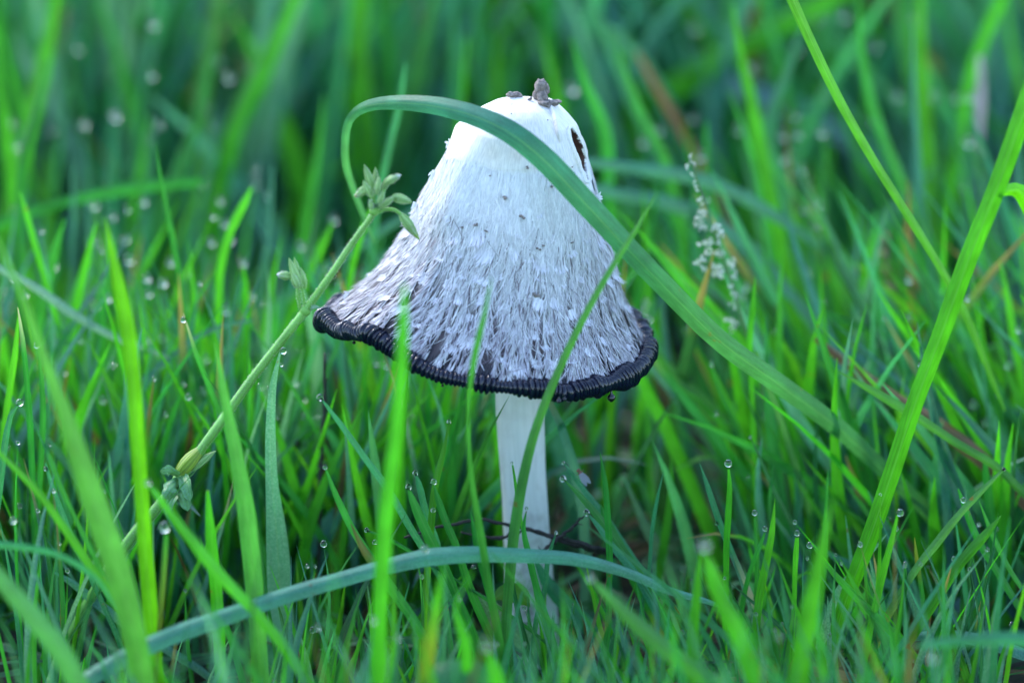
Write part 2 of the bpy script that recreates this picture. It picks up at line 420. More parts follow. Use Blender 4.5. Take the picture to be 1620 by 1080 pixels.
def seg_dist(px, py, line):
    line = np.array(line, float); best = np.full(px.shape, 1e9); sd_ = np.zeros(px.shape); tt = np.zeros(px.shape)
    for k in range(len(line) - 1):
        a, b = line[k], line[k + 1]; ab = b - a; u = np.clip(((px - a[0]) * ab[0] + (py - a[1]) * ab[1]) / (ab @ ab), 0, 1)
        dx, dy = px - a[0] - u * ab[0], py - a[1] - u * ab[1]; d = np.hypot(dx, dy)
        s = np.sign(dx * -ab[1] + dy * ab[0]); m = d < best
        best = np.where(m, d, best); sd_ = np.where(m, s, sd_); tt = np.where(m, (k + u) / (len(line) - 1), tt)
    return best, sd_, tt

mush = thing('mushroom', 'white shaggy bell shaped mushroom with dripping black rim, on a pale stem in grass', 'mushroom', (0.0032, 0, 0))
NT, NQ = 1000, 400
th = np.linspace(0, 2 * pi, NT, endpoint=False); q = np.linspace(0.0, 1.0, NQ) ** 0.9
TH, Q = np.meshgrid(th, q, indexing='ij')
V = S(TH, Q); NN = Snorm(TH, np.clip(Q, 0.004, 1))[0] * NS
px, py = proj(V); front = V[..., 1] < 0.002
off = np.zeros(Q.shape)
d, s_, tt = seg_dist(px, py, [(901, 209), (908, 224), (915, 242), (921, 260), (928, 284)])
wid = 4.6 * np.sin(np.clip(tt * 1.1 + 0.04, 0, 1) * pi) ** 0.5 + 1.2
slit = front & (d < wid); edge = front & (d < wid + 5)
wid = wid * (1 + .22 * (vnoise(px / 4.0, py / 5.0, 77) - .5)); prof = np.clip(1.15 - (d / wid) ** 2, 0, 1); prof = prof * prof * (3 - 2 * prof)
off = off - np.where(front, 0.0026 * prof, 0) + np.where(edge & ~slit, 0.0004, 0)
d2, s2, t2 = seg_dist(px, py, [(866, 168), (874, 190), (879, 212), (884, 226)])
off += np.where(front & (s2 < 0), 0.0009 * np.exp(-np.clip(d2 - 1, 0, 99) / 14.0), 0) * np.clip((1 - t2) * 3, 0, 1)
# edge of the smooth skin disc that sits on top of the shaggy part
qd = 0.50 + 0.03 * (vnoise(TH * 20 / (2 * pi), TH * 0, 21, 20) - .5)
skin = np.clip((qd - Q) / 0.03, 0, 1)
off += 0.0003 * skin
V = V + NN * off[..., None]
# colour of the skin: cream top, violet brown flesh showing lower down
lo = np.clip((Q - 0.55) / 0.42, 0, 1) ** 1.5
nz = vnoise(TH * 340 / (2 * pi), Q * 14, 31, 340)
nzb = vnoise(TH * 60 / (2 * pi), Q * 7, 32, 60)
dark = np.clip(lo * 1.25 + (nz - 0.55) * 0.7 * lo + (nzb - .5) * 0.4 * lo, 0, 1)[..., None]
cream = np.array([0.83, 0.80, 0.74]); white = np.array([0.83, 0.83, 0.84]); brown = np.array([0.085, 0.062, 0.068])
colr = (cream * skin[..., None] + white * (1 - skin[..., None])) * (1 - dark) + brown * dark
bl = np.clip((Q - 0.955) / 0.03 + (nz - .5) * 1.2, 0, 1)[..., None] * (Q > 0.9)[..., None]
colr = colr * (1 - bl) + np.array([0.012, 0.011, 0.018]) * bl
st = np.exp(-((px - 800) / 42.0) ** 2 - ((py - 243) / 15.0) ** 2)[..., None] * front[..., None] * 0.6 + np.exp(-((px - 835) / 30.0) ** 2 - ((py - 200) / 25.0) ** 2)[..., None] * front[..., None] * 0.25
colr = colr * (1 - st * nzb[..., None]) + np.array([0.62, 0.50, 0.34]) * st * nzb[..., None]
sl = (prof * front)[..., None] > 0.04
colr = np.where(sl, np.array([0.06, 0.022, 0.014]), colr)
e2 = (np.exp(-(d2 / 1.5) ** 2) * front * (t2 > 0.4))[..., None] * 0.3
colr = colr * (1 - e2) + np.array([0.55, 0.42, 0.28]) * e2
a = np.clip(0.25 + lo * 1.2 - skin * 0.25, 0, 1)
col4 = np.concatenate([colr, a[..., None]], -1)
UV = np.stack([TH / (2 * pi), Q], -1)
mb = MB(); i = np.arange(NT)[:, None] * NQ; i2 = ((np.arange(NT) + 1) % NT)[:, None] * NQ; j = np.arange(NQ - 1)[None, :]
mb.add(V.reshape(-1, 3), np.stack([i + j, i + j + 1, i2 + j + 1, i2 + j], -1).reshape(-1, 4), col=col4.reshape(-1, 4), uv=UV.reshape(-1, 2))
under(mb.build('cap', M_CAP), mush)

# fibres lying down the cap (one mass, nobody could count them)
def gapfield(th, q):
    lo_ = np.clip((q - 0.56) / 0.38, 0, 1)
    n1 = vnoise(th * 256 / (2 * pi) * 1.0, q * 15, 41, 256); n2 = vnoise(th * 512 / (2 * pi), q * 21 + 9, 42, 512)
    return (0.36 * n1 + 0.62 * n2 + 0.02 * vnoise(th * 768 / (2 * pi), q * 26 + 3, 43, 768)), lo_
NF = 95000
qf = np.sqrt(rng.uniform(0.235, 0.975, NF * 2)); w_ = np.interp(qf, [0.45, 0.7, 0.9, 1], [0.30, 0.55, 0.85, 1.0])
qf = qf[rng.random(NF * 2) < w_][:NF]; NFk = len(qf)
thf = rng.uniform(0, 2 * pi, NFk)
keepback = (np.sin(thf) < 0.25) | (rng.random(NFk) < 0.45)
gf, lo_ = gapfield(thf, qf); gf = np.minimum(gf, np.minimum(gapfield(thf, qf + .025)[0], gapfield(thf, np.minimum(qf + .05, 1))[0]) + .03); keep = (gf > 0.25 + 0.275 * lo_ ** 0.6 + rng.normal(0, 0.025, NFk)) & keepback
# the inside of the slit stays free of fibres
pf = S(thf, qf); fx, fy = proj(pf); dd, _, _ = seg_dist(fx, fy, [(901, 209), (915, 242), (930, 290)])
keep &= ~((dd < 13) & (pf[:, 1] < 0))
thf, qf = thf[keep], qf[keep]; NFk = len(thf)
lenf = rng.uniform(0.0022, 0.0056, NFk) * np.interp(qf, [0.5, 0.9, 1], [1.2, 1.0, 0.75])
fld = (vnoise(thf * 44 / (2 * pi), qf * 17, 51, 44) - 0.5)
fld2 = (vnoise(thf * 130 / (2 * pi), qf * 30, 52, 130) - 0.5)
slope = fld * 0.35 + fld2 * 0.25 + rng.normal(0, 0.06, NFk)
lift = np.abs(rng.normal(0, 1, NFk)) * np.interp(qf, [0.48, 0.6, 0.95], [0.00006, 0.00018, 0.0004]) + 0.00005
wild = rng.random(NFk) < 0.03; lift[wild] *= 2.2; slope[wild] += rng.normal(0, 0.7, wild.sum())
K = 5; u = np.linspace(0, 1, K)
p0 = S(thf, qf); e = 1e-3
rad = np.linalg.norm(S(thf + e, qf) - S(thf - e, qf), axis=-1) / (2 * e)
dq = np.linalg.norm(S(thf, qf + e) - S(thf, qf - e), axis=-1) / (2 * e)
qk = qf[:, None] + (lenf / dq)[:, None] * u[None, :]
ok = qk[:, -1] < 1.012; 
curl = rng.normal(0, 0.35, NFk)
tk = thf[:, None] + (lenf / rad)[:, None] * (slope[:, None] * u[None, :] + curl[:, None] * u[None, :] ** 2 * .5)
qk = np.minimum(qk, 1.0)
pk = S(tk, qk); nk, dk = Snorm(tk, np.minimum(qk, 0.995)); nk = nk * NS
pk = pk + nk * (0.00012 + lift[:, None] * (u ** 1.5)[None, :] + rng.uniform(0, 0.0002, NFk)[:, None])[..., None]
sid = np.cross(dk, nk); wf = rng.uniform(0.00006, 0.00013, NFk)
prof_ = np.array([0.7, 1.0, 0.95, 0.7, 0.12])
Lf = pk - sid * (wf[:, None] * prof_[None, :])[..., None]; Rf = pk + sid * (wf[:, None] * prof_[None, :])[..., None]
VV = np.stack([Lf, Rf], 2).reshape(-1, 3)
b = (np.arange(NFk) * K * 2)[:, None] + (np.arange(K - 1) * 2)[None, :]
qd_ = np.stack([b, b + 1, b + 3, b + 2], -1).reshape(-1, 4)
shade = rng.uniform(0.62, 0.95, NFk) ** (0.7 + 0.8 * np.clip((qf - .5) / .4, 0, 1)) ; lil = np.clip((qf - 0.6) / 0.4, 0, 1) * rng.uniform(0.0, 1.0, NFk)
br = (rng.random(NFk) < 0.20 * np.clip((qf - .6) / .3, 0, 1)) | (qf > rng.uniform(0.965, 1.03, NFk))
fc = np.stack([shade * (1 - 0.30 * lil), shade * (1 - 0.36 * lil), shade * (1 - 0.22 * lil), shade * 0], -1)
fc[br, :3] *= np.array([0.34, 0.29, 0.31])
fb = MB(); fb.add(VV, qd_, col=np.repeat(fc, K * 2, axis=0))
under(fb.build('shaggy_fibres', M_FIBRE, kind='stuff'), mush)

# curled scales, each a ragged flap of its own
def scale_mesh(seed):
    r = np.random.default_rng(seed); mb = MB(); m = r.integers(12, 17); W = r.uniform(0.0009, 0.0017); Lh = r.uniform(0.0022, 0.0044)
    for k in range(m):
        a = (k + .5) / m * 2 - 1 + r.normal(0, .06); spread = a * r.uniform(0.2, 0.7) + r.normal(0, .12)
        l = Lh * (1 - 0.30 * a * a) * r.uniform(.8, 1.1)
        u = np.linspace(0, 1, 5)
        x = W * (a * 0.75 + spread * 0.55 * u ** 1.4) + r.normal(0, .00012) * u ** 2
        y = -l * (u - 0.18 * u ** 4) + r.normal(0, .0001)
        z = 0.00025 + r.uniform(.0008, .0017) * u ** 2.2 * (1 - 0.3 * abs(a))
        pts = np.stack([x, y, z], -1); w = W * 2.4 / m * np.array([.9, 1.15, 1.1, .8, .12])
        sh = r.uniform(.70, .97)
        ribbon(mb, pts, w, (sh * .90, sh * .88, sh * .95, 0), fold=0.0, ncol=2, sidevec=(1, 0, 0))
    return mb.mesh('scale', M_FIBRE)
scale_meshes = [scale_mesh(100 + k) for k in range(10)]
sc_pts = []
tries = 0
while len(sc_pts) < 260 and tries < 9000:
    tries += 1
    a = random.uniform(0, 2 * pi); qv = math.sqrt(random.uniform(0.36, 0.93))
    if math.sin(a) > 0.3 and random.random() < .5: continue
    pnt = S(a, qv)
    if all((pnt[0] - o[2][0]) ** 2 + (pnt[1] - o[2][1]) ** 2 + (pnt[2] - o[2][2]) ** 2 > 0.0034 ** 2 for o in sc_pts): sc_pts.append((a, qv, pnt))
for k, (a, qv, pnt) in enumerate(sc_pts):
    nrm, dwn = Snorm(np.array(a), np.array(qv)); nrm = Vector(nrm * NS); dwn = Vector(dwn)
    yax = -dwn; xax = yax.cross(nrm).normalized(); yax = nrm.cross(xax)
    o = bpy.data.objects.new('scale', scale_meshes[k % 10]); C.objects.link(o)
    s = random.uniform(.6, 1.35) * np.interp(qv, [0.6, 0.75, 0.95], [0.75, 1.0, .85]); R = Matrix((xax, yax, nrm)).transposed().to_4x4() @ Matrix.Rotation(random.uniform(-.4, .4), 4, 'Z')
    o.matrix_world = Matrix.Translation(Vector(pnt) + nrm * 0.00012) @ R @ Matrix.Diagonal((s * random.uniform(.8, 1.3), s, s * random.uniform(.5, 1.1) * (.4 if qv < .7 else 1), 1))
    o.parent = mush; o.matrix_parent_inverse = Matrix.Translation(-mush.location)

# rolled, ridged, inky rim
NR = 2600; tr = np.linspace(0, 2 * pi, NR, endpoint=False)
base_c = S(tr, 1.0); cen = base_c[..., :].mean(0)
outw = base_c - np.array([cen[0], cen[1], 0]) ; outw[:, 2] = 0; outw /= np.linalg.norm(outw, axis=1)[:, None]
lob = vnoise(tr * 26 / (2 * pi), tr * 0, 61, 26); lob2 = vnoise(tr * 60 / (2 * pi), tr * 0, 62, 60)
leftness = np.clip((-np.cos(tr) - 0.2) * 1.6, 0, 1)
base_c = base_c + outw * (0.0006 + 0.0004 * (np.abs(np.cos(tr)) ** 3)[:, None] + 0.0005 * (lob[:, None] - .5) * 2) + np.array([0, 0, 1.0]) * ((lob - .5) * 0.0017 * (0.3 + leftness) + (lob2 - .5) * 0.0011 * (.3 + leftness))[:, None] + np.array([0, 0, -0.0003])
arc = np.r_[0, np.cumsum(np.linalg.norm(np.diff(base_c, axis=0), axis=1))]; total = arc[-1] + np.linalg.norm(base_c[0] - base_c[-1])
nridge = int(total / 0.00092); ph = arc / total * nridge + (vnoise(tr * 50 / (2 * pi), tr * 0, 66, 50) - .5) * 2.2
rid = np.abs(np.sin(pi * ph)) ** 0.55; ridx = np.floor(ph).astype(int) % nridge
rj = np.random.default_rng(5).uniform(0.62, 1.2, nridge + 2)[ridx]
r0 = 0.00185 * (0.70 + 0.60 * lob2) * np.interp(np.cos(tr), [-1, -.5, .3, 1], [1.0, 0.92, 0.98, 1.12])
rr = r0 * (0.62 + 0.42 * rid * rj)
kk = 18; Tn = np.roll(base_c, -1, 0) - np.roll(base_c, 1, 0); Tn /= np.linalg.norm(Tn, axis=1)[:, None]
Bn = np.cross(Tn, outw); Bn /= np.linalg.norm(Bn, axis=1)[:, None]
aa = np.arange(kk) * 2 * pi / kk
skew = 0.00016 * np.sin(aa * 1.0)[None, :] 
Vr = base_c[:, None] + rr[:, None, None] * (outw[:, None] * np.cos(aa)[None, :, None] + Bn[:, None] * (np.sin(aa) * 1.06)[None, :, None]) + Tn[:, None] * skew[..., None]
i = np.arange(NR)[:, None] * kk; i2 = ((np.arange(NR) + 1) % NR)[:, None] * kk; j = np.arange(kk)[None, :]; j2 = (j + 1) % kk
mb = MB(); mb.add(Vr.reshape(-1, 3), np.stack([i + j, i + j2, i2 + j2, i2 + j], -1).reshape(-1, 4))
rim = under(mb.build('rolled_rim', M_RIM), mush); rim['label'] = 'glossy black finely ridged rolled rim'
# dark gills between rim and stem
NG = 720; tg = np.linspace(0, 2 * pi, NG, endpoint=False); uu = np.linspace(0, 1, 8)
oc = S(tg, 0.995); ic = np.array([0.0032, 0, P(820, 560, 0)[2] + 0.02])
Vg = oc[:, None] * (1 - uu)[None, :, None] + (ic + 0.006 * np.stack([np.cos(tg), np.sin(tg), tg * 0], -1))[:, None] * uu[None, :, None]
Vg[..., 2] += (np.arange(NG) % 2)[:, None] * 0.0006 + 0.004 * np.sin(uu * pi)[None, :]
mb = MB(); i = np.arange(NG)[:, None] * 8; i2 = ((np.arange(NG) + 1) % NG)[:, None] * 8; j = np.arange(7)[None, :]
mb.add(Vg.reshape(-1, 3), np.stack([i + j, i + j + 1, i2 + j + 1, i2 + j], -1).reshape(-1, 4))
under(mb.build('gills', M_INK), mush)
# hanging drop of black ink
pd = P(967, 629, -0.0235); mb = MB()
u = np.linspace(0, 1, 12); prof_r = np.r_[0.0, 0.00025, 0.00024, 0.0003, 0.00052, 0.00075, 0.00086, 0.00088, 0.0008, 0.00062, 0.00036, 0.00002]
tube(mb, np.stack([pd[0] + 0 * u, pd[1] + 0 * u, pd[2] + 0.0016 - 0.0026 * u], -1), prof_r, k=14)
under(mb.build('ink_drop', M_INK), mush)
for (x, y, dep, sc_) in ((884, 637, -.034, .55), (893, 634, -.034, .35), (700, 613, -.031, .3), (1003, 601, -.012, .4), (560, 545, -.018, .35), (642, 582, -.026, .3)):
    pe = P(x, y - 3, dep); mb = MB(); tube(mb, np.stack([pe[0] + 0 * u, pe[1] + 0 * u, pe[2] + (0.0016 - 0.0026 * u) * sc_], -1), prof_r * sc_ * 1.3, k=10)
    under(mb.build('ink_drop', M_INK), mush)
# small torn flaps poking from the right and left outline
for (x, y, s) in ((949, 311, 1.0), (705, 226, .8), (680, 272, .9), (650, 322, .7), (543, 463, .7)):
    pb = P(x, y, -0.002); mb = MB(); r = np.random.default_rng(int(x))
    for k in range(9):
        sgn = 1 if x > 800 else -1
        d_ = np.array([sgn * r.uniform(.3, 1.1), r.uniform(-.6, .2), r.uniform(-.9, .4)]); u = np.linspace(0, 1, 5)[:, None]
        pts = pb + np.array([-sgn * .0012, 0, 0]) + d_ * 0.0019 * s * u + np.array([0, 0, .0006]) * u ** 2 * r.normal()
        ribbon(mb, pts, np.array([.0004, .0006, .0006, .0005, .0001]) * s, (.86, .86, .88, 0), ncol=2, fold=0)
    under(mb.build('torn_flap', M_FIBRE), mush)
# stem
sp = [(822, 560), (822, 630), (825, 700), (829, 770), (833, 850), (838, 930), (845, 1010), (848, 1070)]
wp = [74, 76, 74, 72, 74, 78, 82, 90]
pts = catmull([np.r_[P(x, y, 0.0), w * pxsize(P(x, y, 0.0)) / 2] for (x, y), w in zip(sp, wp)] + [np.r_[P(850, 1110, 0.0) * [1, 1, 0] + [0, 0, -.006], .0062]], 60)
mb = MB()
tube(mb, pts[:, :3], pts[:, 3], k=40, rfun=lambda n, k: 1 + 0.05 * (vnoise(np.arange(k)[None, :] * 8 / k + np.zeros((n, 1)), np.linspace(0, 9, n)[:, None] + np.zeros((1, k)), 71, 8) - .5))
under(mb.build('stem', M_STIPE), mush)

# ------------------------------------------------------------------ soil crumbs on the cap
def crumb(px_, py_, Y, w, h, seed, label, lumps=6, group=None):
    r = np.random.default_rng(seed); mb = MB(); c0 = P(px_, py_, Y); s = pxsize(c0)
    u_, v_ = np.meshgrid(np.linspace(0, 2 * pi, 15)[:-1], np.linspace(0, pi, 9), indexing='ij')
    for k in range(lumps):
        o = np.array([r.uniform(-.5, .5) * w, r.uniform(-.4, .4) * w, r.uniform(-.5, .5) * h]) * s * (0 if lumps == 1 else .75)
        rad = np.array([w, w, h]) * s * .5 * r.uniform(.4, .75) if lumps > 1 else np.array([w, w, h]) * s * .5
        nn = 1 + 0.45 * (vnoise(u_ * 6 / (2 * pi), v_ * 2.2 + k * 7, seed + k, 6) - .5) + r.normal(0, .06, u_.shape)
        nn[:, 0] = nn[0, 0]; nn[:, -1] = nn[0, -1]
        v = np.stack([np.cos(u_) * np.sin(v_), np.sin(u_) * np.sin(v_), np.cos(v_)], -1) * nn[..., None] * rad + o + c0
        n1, n2 = u_.shape; i = np.arange(n1)[:, None] * n2; i2 = ((np.arange(n1) + 1) % n1)[:, None] * n2; j = np.arange(n2 - 1)[None, :]
        mb.add(v.reshape(-1, 3), np.stack([i + j, i2 + j, i2 + j + 1, i + j + 1], -1).reshape(-1, 4))
    return tag(mb.build('soil_crumb', M_CRUMB, smooth=lumps > 1), label, 'soil crumb', group)
crumb(852, 144, 0.0, 24, 32, 1, 'tall grey soil crumb standing upright on the very top of the mushroom cap', 9)
crumb(811, 150, 0.0, 22, 13, 2, 'low grey soil crumb lying left of the tall one on the cap top', 7)
crumb(870, 163, -0.002, 30, 9, 3, 'flat row of grey soil grit lying right below the tall crumb on the cap top', 8)
crumb(838, 156, -0.001, 8, 6, 4, 'tiny soil grain lying between the two upright crumbs on the cap top', 4)
def on_cap(px_, py_):
    m = (V[..., 1] < 0.004); dist = np.where(m, (px - px_) ** 2 + (py - py_) ** 2, 1e9); k = np.unravel_index(dist.argmin(), dist.shape)
    return V[k] + NN[k] * 0.0003
SPW = ['on the smooth crown, upper left', 'on the smooth crown, lower left', 'on the smooth crown, below the flat grit', 'on the shag, just left of the middle', 'on the shag, near the middle', 'on the shag, well left of the middle',
       'leftmost on the shag, beside a bigger one', 'on the shag, between two bigger ones', 'on the shag right of the middle, upper of two', 'on the shag right of the middle, lower of two', 'low on the shag, widest', 'just under the arching blade, left end',
       'just under the arching blade, right end', 'on the upper left shag', 'by the dark slit', 'on the right side']
for k, (x, y, w) in enumerate(((810, 166, 4), (808, 180, 3), (867, 190, 3), (797, 313, 8), (827, 344, 9), (752, 355, 8), (731, 360, 5), (769, 366, 5), (852, 394, 7), (859, 388, 5),
                               (848, 467, 14), (835, 265, 7), (873, 295, 6), (775, 278, 4), (906, 264, 3), (905, 384, 4))):
    c0 = on_cap(x, y); o = crumb(x, y, c0[1] - 0.0004, w, w * .7, 200 + k, ('larger' if w > 7 else 'tiny') + ' dark soil speck ' + SPW[k] + '', 3, 'soil specks on the mushroom cap')

# ------------------------------------------------------------------ leaf colours
G = dict(g=(0.075, 0.43, 0.025, 0.0), m=(0.034, 0.29, 0.040, 0.02), d=(0.016, 0.14, 0.040, 0.05), t=(0.030, 0.27, 0.11, 0.14),
         s=(0.055, 0.29, 0.17, 0.42), b=(0.028, 0.19, 0.16, 0.22), y=(0.26, 0.30, 0.035, 0.0), n=(0.14, 0.10, 0.04, 0.0), w=(0.55, 0.50, 0.42, 0.0))
TIPS = []
def blade(label, pts, Y, col, roll=20, fold=0.25, name='grass_leaf', mat=None, cat='grass leaf', group=None, root=True, tip=None, rough_w=0.05, n=None, brown=None):
    """one leaf of grass; pts rows = (px, py, width px) from the tip, Y = depth at tip .. root or one per point"""
    pts = [tuple(p) for p in pts]
    Ys = np.interp(np.linspace(0, 1, len(pts)), np.linspace(0, 1, len(Y)), Y) if isinstance(Y, (list, tuple)) else np.full(len(pts), Y if Y > -.085 else -.085 + (Y + .085) * .35)
    rows = []
    for (x, y, w), yy in zip(pts, Ys):
        TIPS.append((x, y)); p_ = P(x, y, yy); rows.append(np.r_[p_, w * pxsize(p_) * (.80 if yy < -.05 else .93)])
    if root and rows[-1][2] > 0.003:          # carry the leaf on down to the ground
        a_, b_ = rows[-2], rows[-1]; dv = b_[:3] - a_[:3]; dv /= np.linalg.norm(dv)
        h = b_[2]
        if dv[2] > -0.25: dv = np.array([dv[0], dv[1] , -0.25])
        k = min(h / -dv[2], 2.2 * h)
        mid = b_[:3] + dv * k * 0.5; end = b_[:3] + np.array([dv[0], dv[1], 0]) * k * .8; end[2] = -0.003
        mid[2] = h * 0.45
        rows.append(np.r_[mid, b_[3] * 0.9]); rows.append(np.r_[end, b_[3] * 0.6])
    R_ = catmull(rows, n or max(14, 3 * len(rows) + 6)); R_[:, 3] = np.maximum(R_[:, 3], 0.00008)
    base = P(pts[-1][0], pts[-1][1], Ys[-1]) if not root else R_[-1, :3].copy()
    base[2] = 0 if root else base[2]
    rl = radians(roll); c = np.tile(np.array(G[col] if isinstance(col, str) else col, float), (len(R_), 1))
    hv = np.random.default_rng(int(abs(pts[0][0] * 7 + pts[0][1] * 13)) + 1)
    c[:, :3] *= hv.uniform(.88, 1.12); c[:, 0] *= hv.uniform(.85, 1.2)
    u = np.linspace(0, 1, len(R_))
    if tip: c[:, :3] = c[:, :3] * (1 - np.clip(1 - u / 0.10, 0, 1)[:, None]) + np.array(G[tip][:3]) * np.clip(1 - u / 0.10, 0, 1)[:, None]
    if brown:  # colour bands
        for (lo_b, hi_b, cc) in brown:
            k = np.clip(1 - np.abs(u - (lo_b + hi_b) / 2) / ((hi_b - lo_b) / 2), 0, 1)[:, None]; c[:, :3] = c[:, :3] * (1 - k) + np.array(G[cc][:3]) * k
    wv_ = 1 + rough_w * np.sin(u * hv.uniform(8, 20) + hv.uniform(0, 6))
    rollv = rl + radians(hv.uniform(-14, 14)) * np.sin(u * 4 + hv.uniform(0, 6))
    R_[:, :3] -= base
    mb = MB(); ribbon(mb, R_[:, :3], R_[:, 3] * wv_ / max(cos(abs(rl)), .5), c, roll=rollv, fold=fold, ncol=5)
    o = mb.build(name, mat or M_GRASS); o.location = Vector(base)
    return tag(o, label, cat, group)

# drops: one shared mesh
def uvs(nu, nv, fn):
    u_, v_ = np.meshgrid(np.linspace(0, 2 * pi, nu + 1)[:-1], np.linspace(0, pi, nv), indexing='ij')
    v = fn(u_, v_); i = np.arange(nu)[:, None] * nv; i2 = ((np.arange(nu) + 1) % nu)[:, None] * nv; j = np.arange(nv - 1)[None, :]
    return v.reshape(-1, 3), np.stack([i + j, i2 + j, i2 + j + 1, i + j + 1], -1).reshape(-1, 4)
mb = MB(); v, q_ = uvs(20, 13, lambda a, b: np.stack([np.cos(a) * np.sin(b), np.sin(a) * np.sin(b), np.cos(b) * (1.0 + 0.08 * np.cos(b))], -1)); mb.add(v, q_[:, ::-1])
DROP = mb.mesh('dewdrop', M_WATER)
if DROP.polygons[40].normal.dot(DROP.polygons[40].center) < 0: DROP.flip_normals()
def drop(px_, py_, Y, dpx, label, group='dewdrops on the grass', squash=1.0):
    c = P(px_, py_, Y); s = dpx * pxsize(c) / 2
    o = bpy.data.objects.new('dewdrop', DROP); C.objects.link(o); o.location = Vector(c); o.scale = (s, s, s * squash)
    return tag(o, label, 'dewdrop', group)

# ------------------------------------------------------------------ the leaves one can tell apart
dr = lambda *a: [tuple(a[i:i + 3]) for i in range(0, len(a), 3)]
B = blade
B('broad green blade arching over the top of the mushroom cap', dr(592,385,4.5,571,330,10.8,551,275,12.6,546,228,13.5,553,190,14.4,585,167,19.8,640,163,25.2,700,170,30.6,760,187,34.2,815,215,37.8,858,250,39.6,920,315,39.6,990,390,37.6,1060,462,37.3,1140,540,36.7,1230,606,34.6,1320,672,31.0,1400,745,25.2),
  [.03,.03,.028,.02,.012,.002,-.006,-.012,-.018,-.023,-.0245,-.0255,-.024,-.018,-.010,-.002,.006,.014], (0.045,0.24,0.07,.08), roll=-10, fold=.3, n=80, brown=[(.08,.52,'b')])  # this band puts the sky's blue sheen into the upper part's colour
B('thin straight green blade crossing in front of the right side of the cap and rim', dr(1040,305,1, 1000,372,8, 955,445,11, 915,520,13, 885,585,14, 862,640,15, 842,700,16, 828,760,18, 815,840,20, 806,930,20, 800,1010,18), -.042, (0.075,0.30,0.05,.05), roll=10, fold=.35)
B('slender twisted blade with its tip before the middle of the cap', dr(778,438,1, 766,500,9, 752,560,13, 743,620,8, 741,690,8, 748,770,11, 762,850,14, 775,930,14, 790,1010,14), [-.062,-.05], (0.06,0.30,0.05,0), roll=25)
B('blurred bright blade standing before the left side of the cap', dr(640,450,6, 637,530,20, 632,620,24, 622,720,27, 610,830,30, 603,940,30, 598,1080,32), -.105, 'g', roll=5, group=None)
B('bright wide upright blade with its tip left of the bud cluster', dr(166,345,3, 176,400,16, 192,470,26, 206,560,30, 216,680,30, 224,790,30, 232,900,30, 242,1010,28), -.062, (0.10,0.44,0.012,0), roll=4)
B('broad blurred blade sweeping down from the left edge of the picture', dr(-8,375,8, 30,455,12, 60,540,18, 90,620,26, 118,700,36, 148,790,46, 180,880,50, 205,970,50, 225,1070,46), -.09, (0.085,0.36,0.05,.05), roll=14)
B('thin upright blade at far left rising above the drops behind', dr(245,225,1, 258,300,6, 272,370,9, 286,450,10, 300,530,10, 325,620,9, 350,700,9), .045, 'm')
B('thin leaning blade with a drop sliding below its tip, left of the hairy stem', dr(290,495,1, 311,560,8, 335,620,9, 360,680,10, 385,760,11, 410,850,12, 430,950,12), .0, 'm', tip='w')
B('silvery blue hairy edged blade standing left of the middle', dr(444,553,3, 432,610,12, 428,680,16, 430,760,22, 438,850,34, 443,950,44, 446,1070,46), -.012, 's', roll=8, fold=.1)
B('bright soft blade rising beside the silvery hairy edged one', dr(340,540,2, 352,610,16, 370,700,26, 388,800,32, 400,900,34, 408,1000,34, 414,1080,32), -.055, (0.06,0.33,0.045,.08), roll=12)
B('thin blue green blade slanting down to the arching silvery blade', dr(507,629,3, 535,665,9, 575,720,11, 615,775,12, 650,835,12, 690,900,12, 735,985,12), -.03, 't')
B('slanting blade below the hanging drop, left of centre', dr(515,741,3, 535,790,10, 560,840,12, 590,885,15, 625,935,17, 662,990,17, 705,1060,16), -.03, 'm')
B('short dark blue blade between two drops near the stem', dr(657,748,2, 662,762,9, 674,810,12, 692,862,12, 700,920,11), -.026, 't')
B('short pointed green blade leaning left with a large drop', dr(645,771,4, 655,795,14, 675,840,17, 698,885,17, 722,940,15), -.033, 'm')
B('upright thin blade topped by a drop beside the stem', dr(711,667,1, 700,720,8, 688,770,11, 682,830,12, 678,880,12), -.028, (0.07,0.32,0.03,0), roll=-15)
B('short blade with a drop crossing the upright one', dr(687,768,2, 692,785,9, 706,825,12, 722,862,13, 742,925,14, 772,995,15, 802,1065,14), -.03, 'm')
B('tiny thin twig like blade with a drop, low left of centre', dr(580,839,3, 600,845,5, 630,860,7, 662,880,6), -.03, 'm')
B('green blade with a dead orange tip, low left of centre', dr(555,828,1, 575,868,12, 602,905,15, 640,960,15, 675,1010,14), -.04, 'm', tip='n', brown=[(0,.2,'n')])
B('upright pointed blade left of the stem under the arch', dr(744,808,1, 755,860,12, 770,920,13, 790,1000,13, 802,1060,12), -.035, 'm')
B('tiny green blade with a drop before the stem', dr(811,735,3, 815,760,5, 820,800,6, 826,830,5), -.03, 'g', root=True)
B('short thin blade with a drop at the right edge of the stem', dr(879,845,2, 868,880,8, 862,930,8, 850,975,9, 842,1030,8), -.03, 't')
B('long narrow blade before the stem, leaning right', dr(833,808,2, 829,830,7, 838,880,12, 850,930,13, 868,990,14, 884,1060,14), -.036, 'm')
B('broad blue green leaf slanting to the bottom, left of the stem base', dr(757,938,4, 768,955,26, 795,985,38, 835,1015,42, 880,1050,44, 930,1090,42), -.02, (0.055,0.20,0.085,.35), roll=-15, fold=.15)
B('broad blade slanting down right from behind the arching blade', dr(848,888,8, 865,920,20, 892,952,28, 930,990,30, 970,1030,30, 1005,1070,28), -.008, 't', roll=10)
B('large blurred blade under the biggest drop at bottom right of centre', dr(1112,868,5, 1124,900,26, 1143,950,36, 1168,1000,38, 1190,1060,36), -.125, 'g', roll=5)
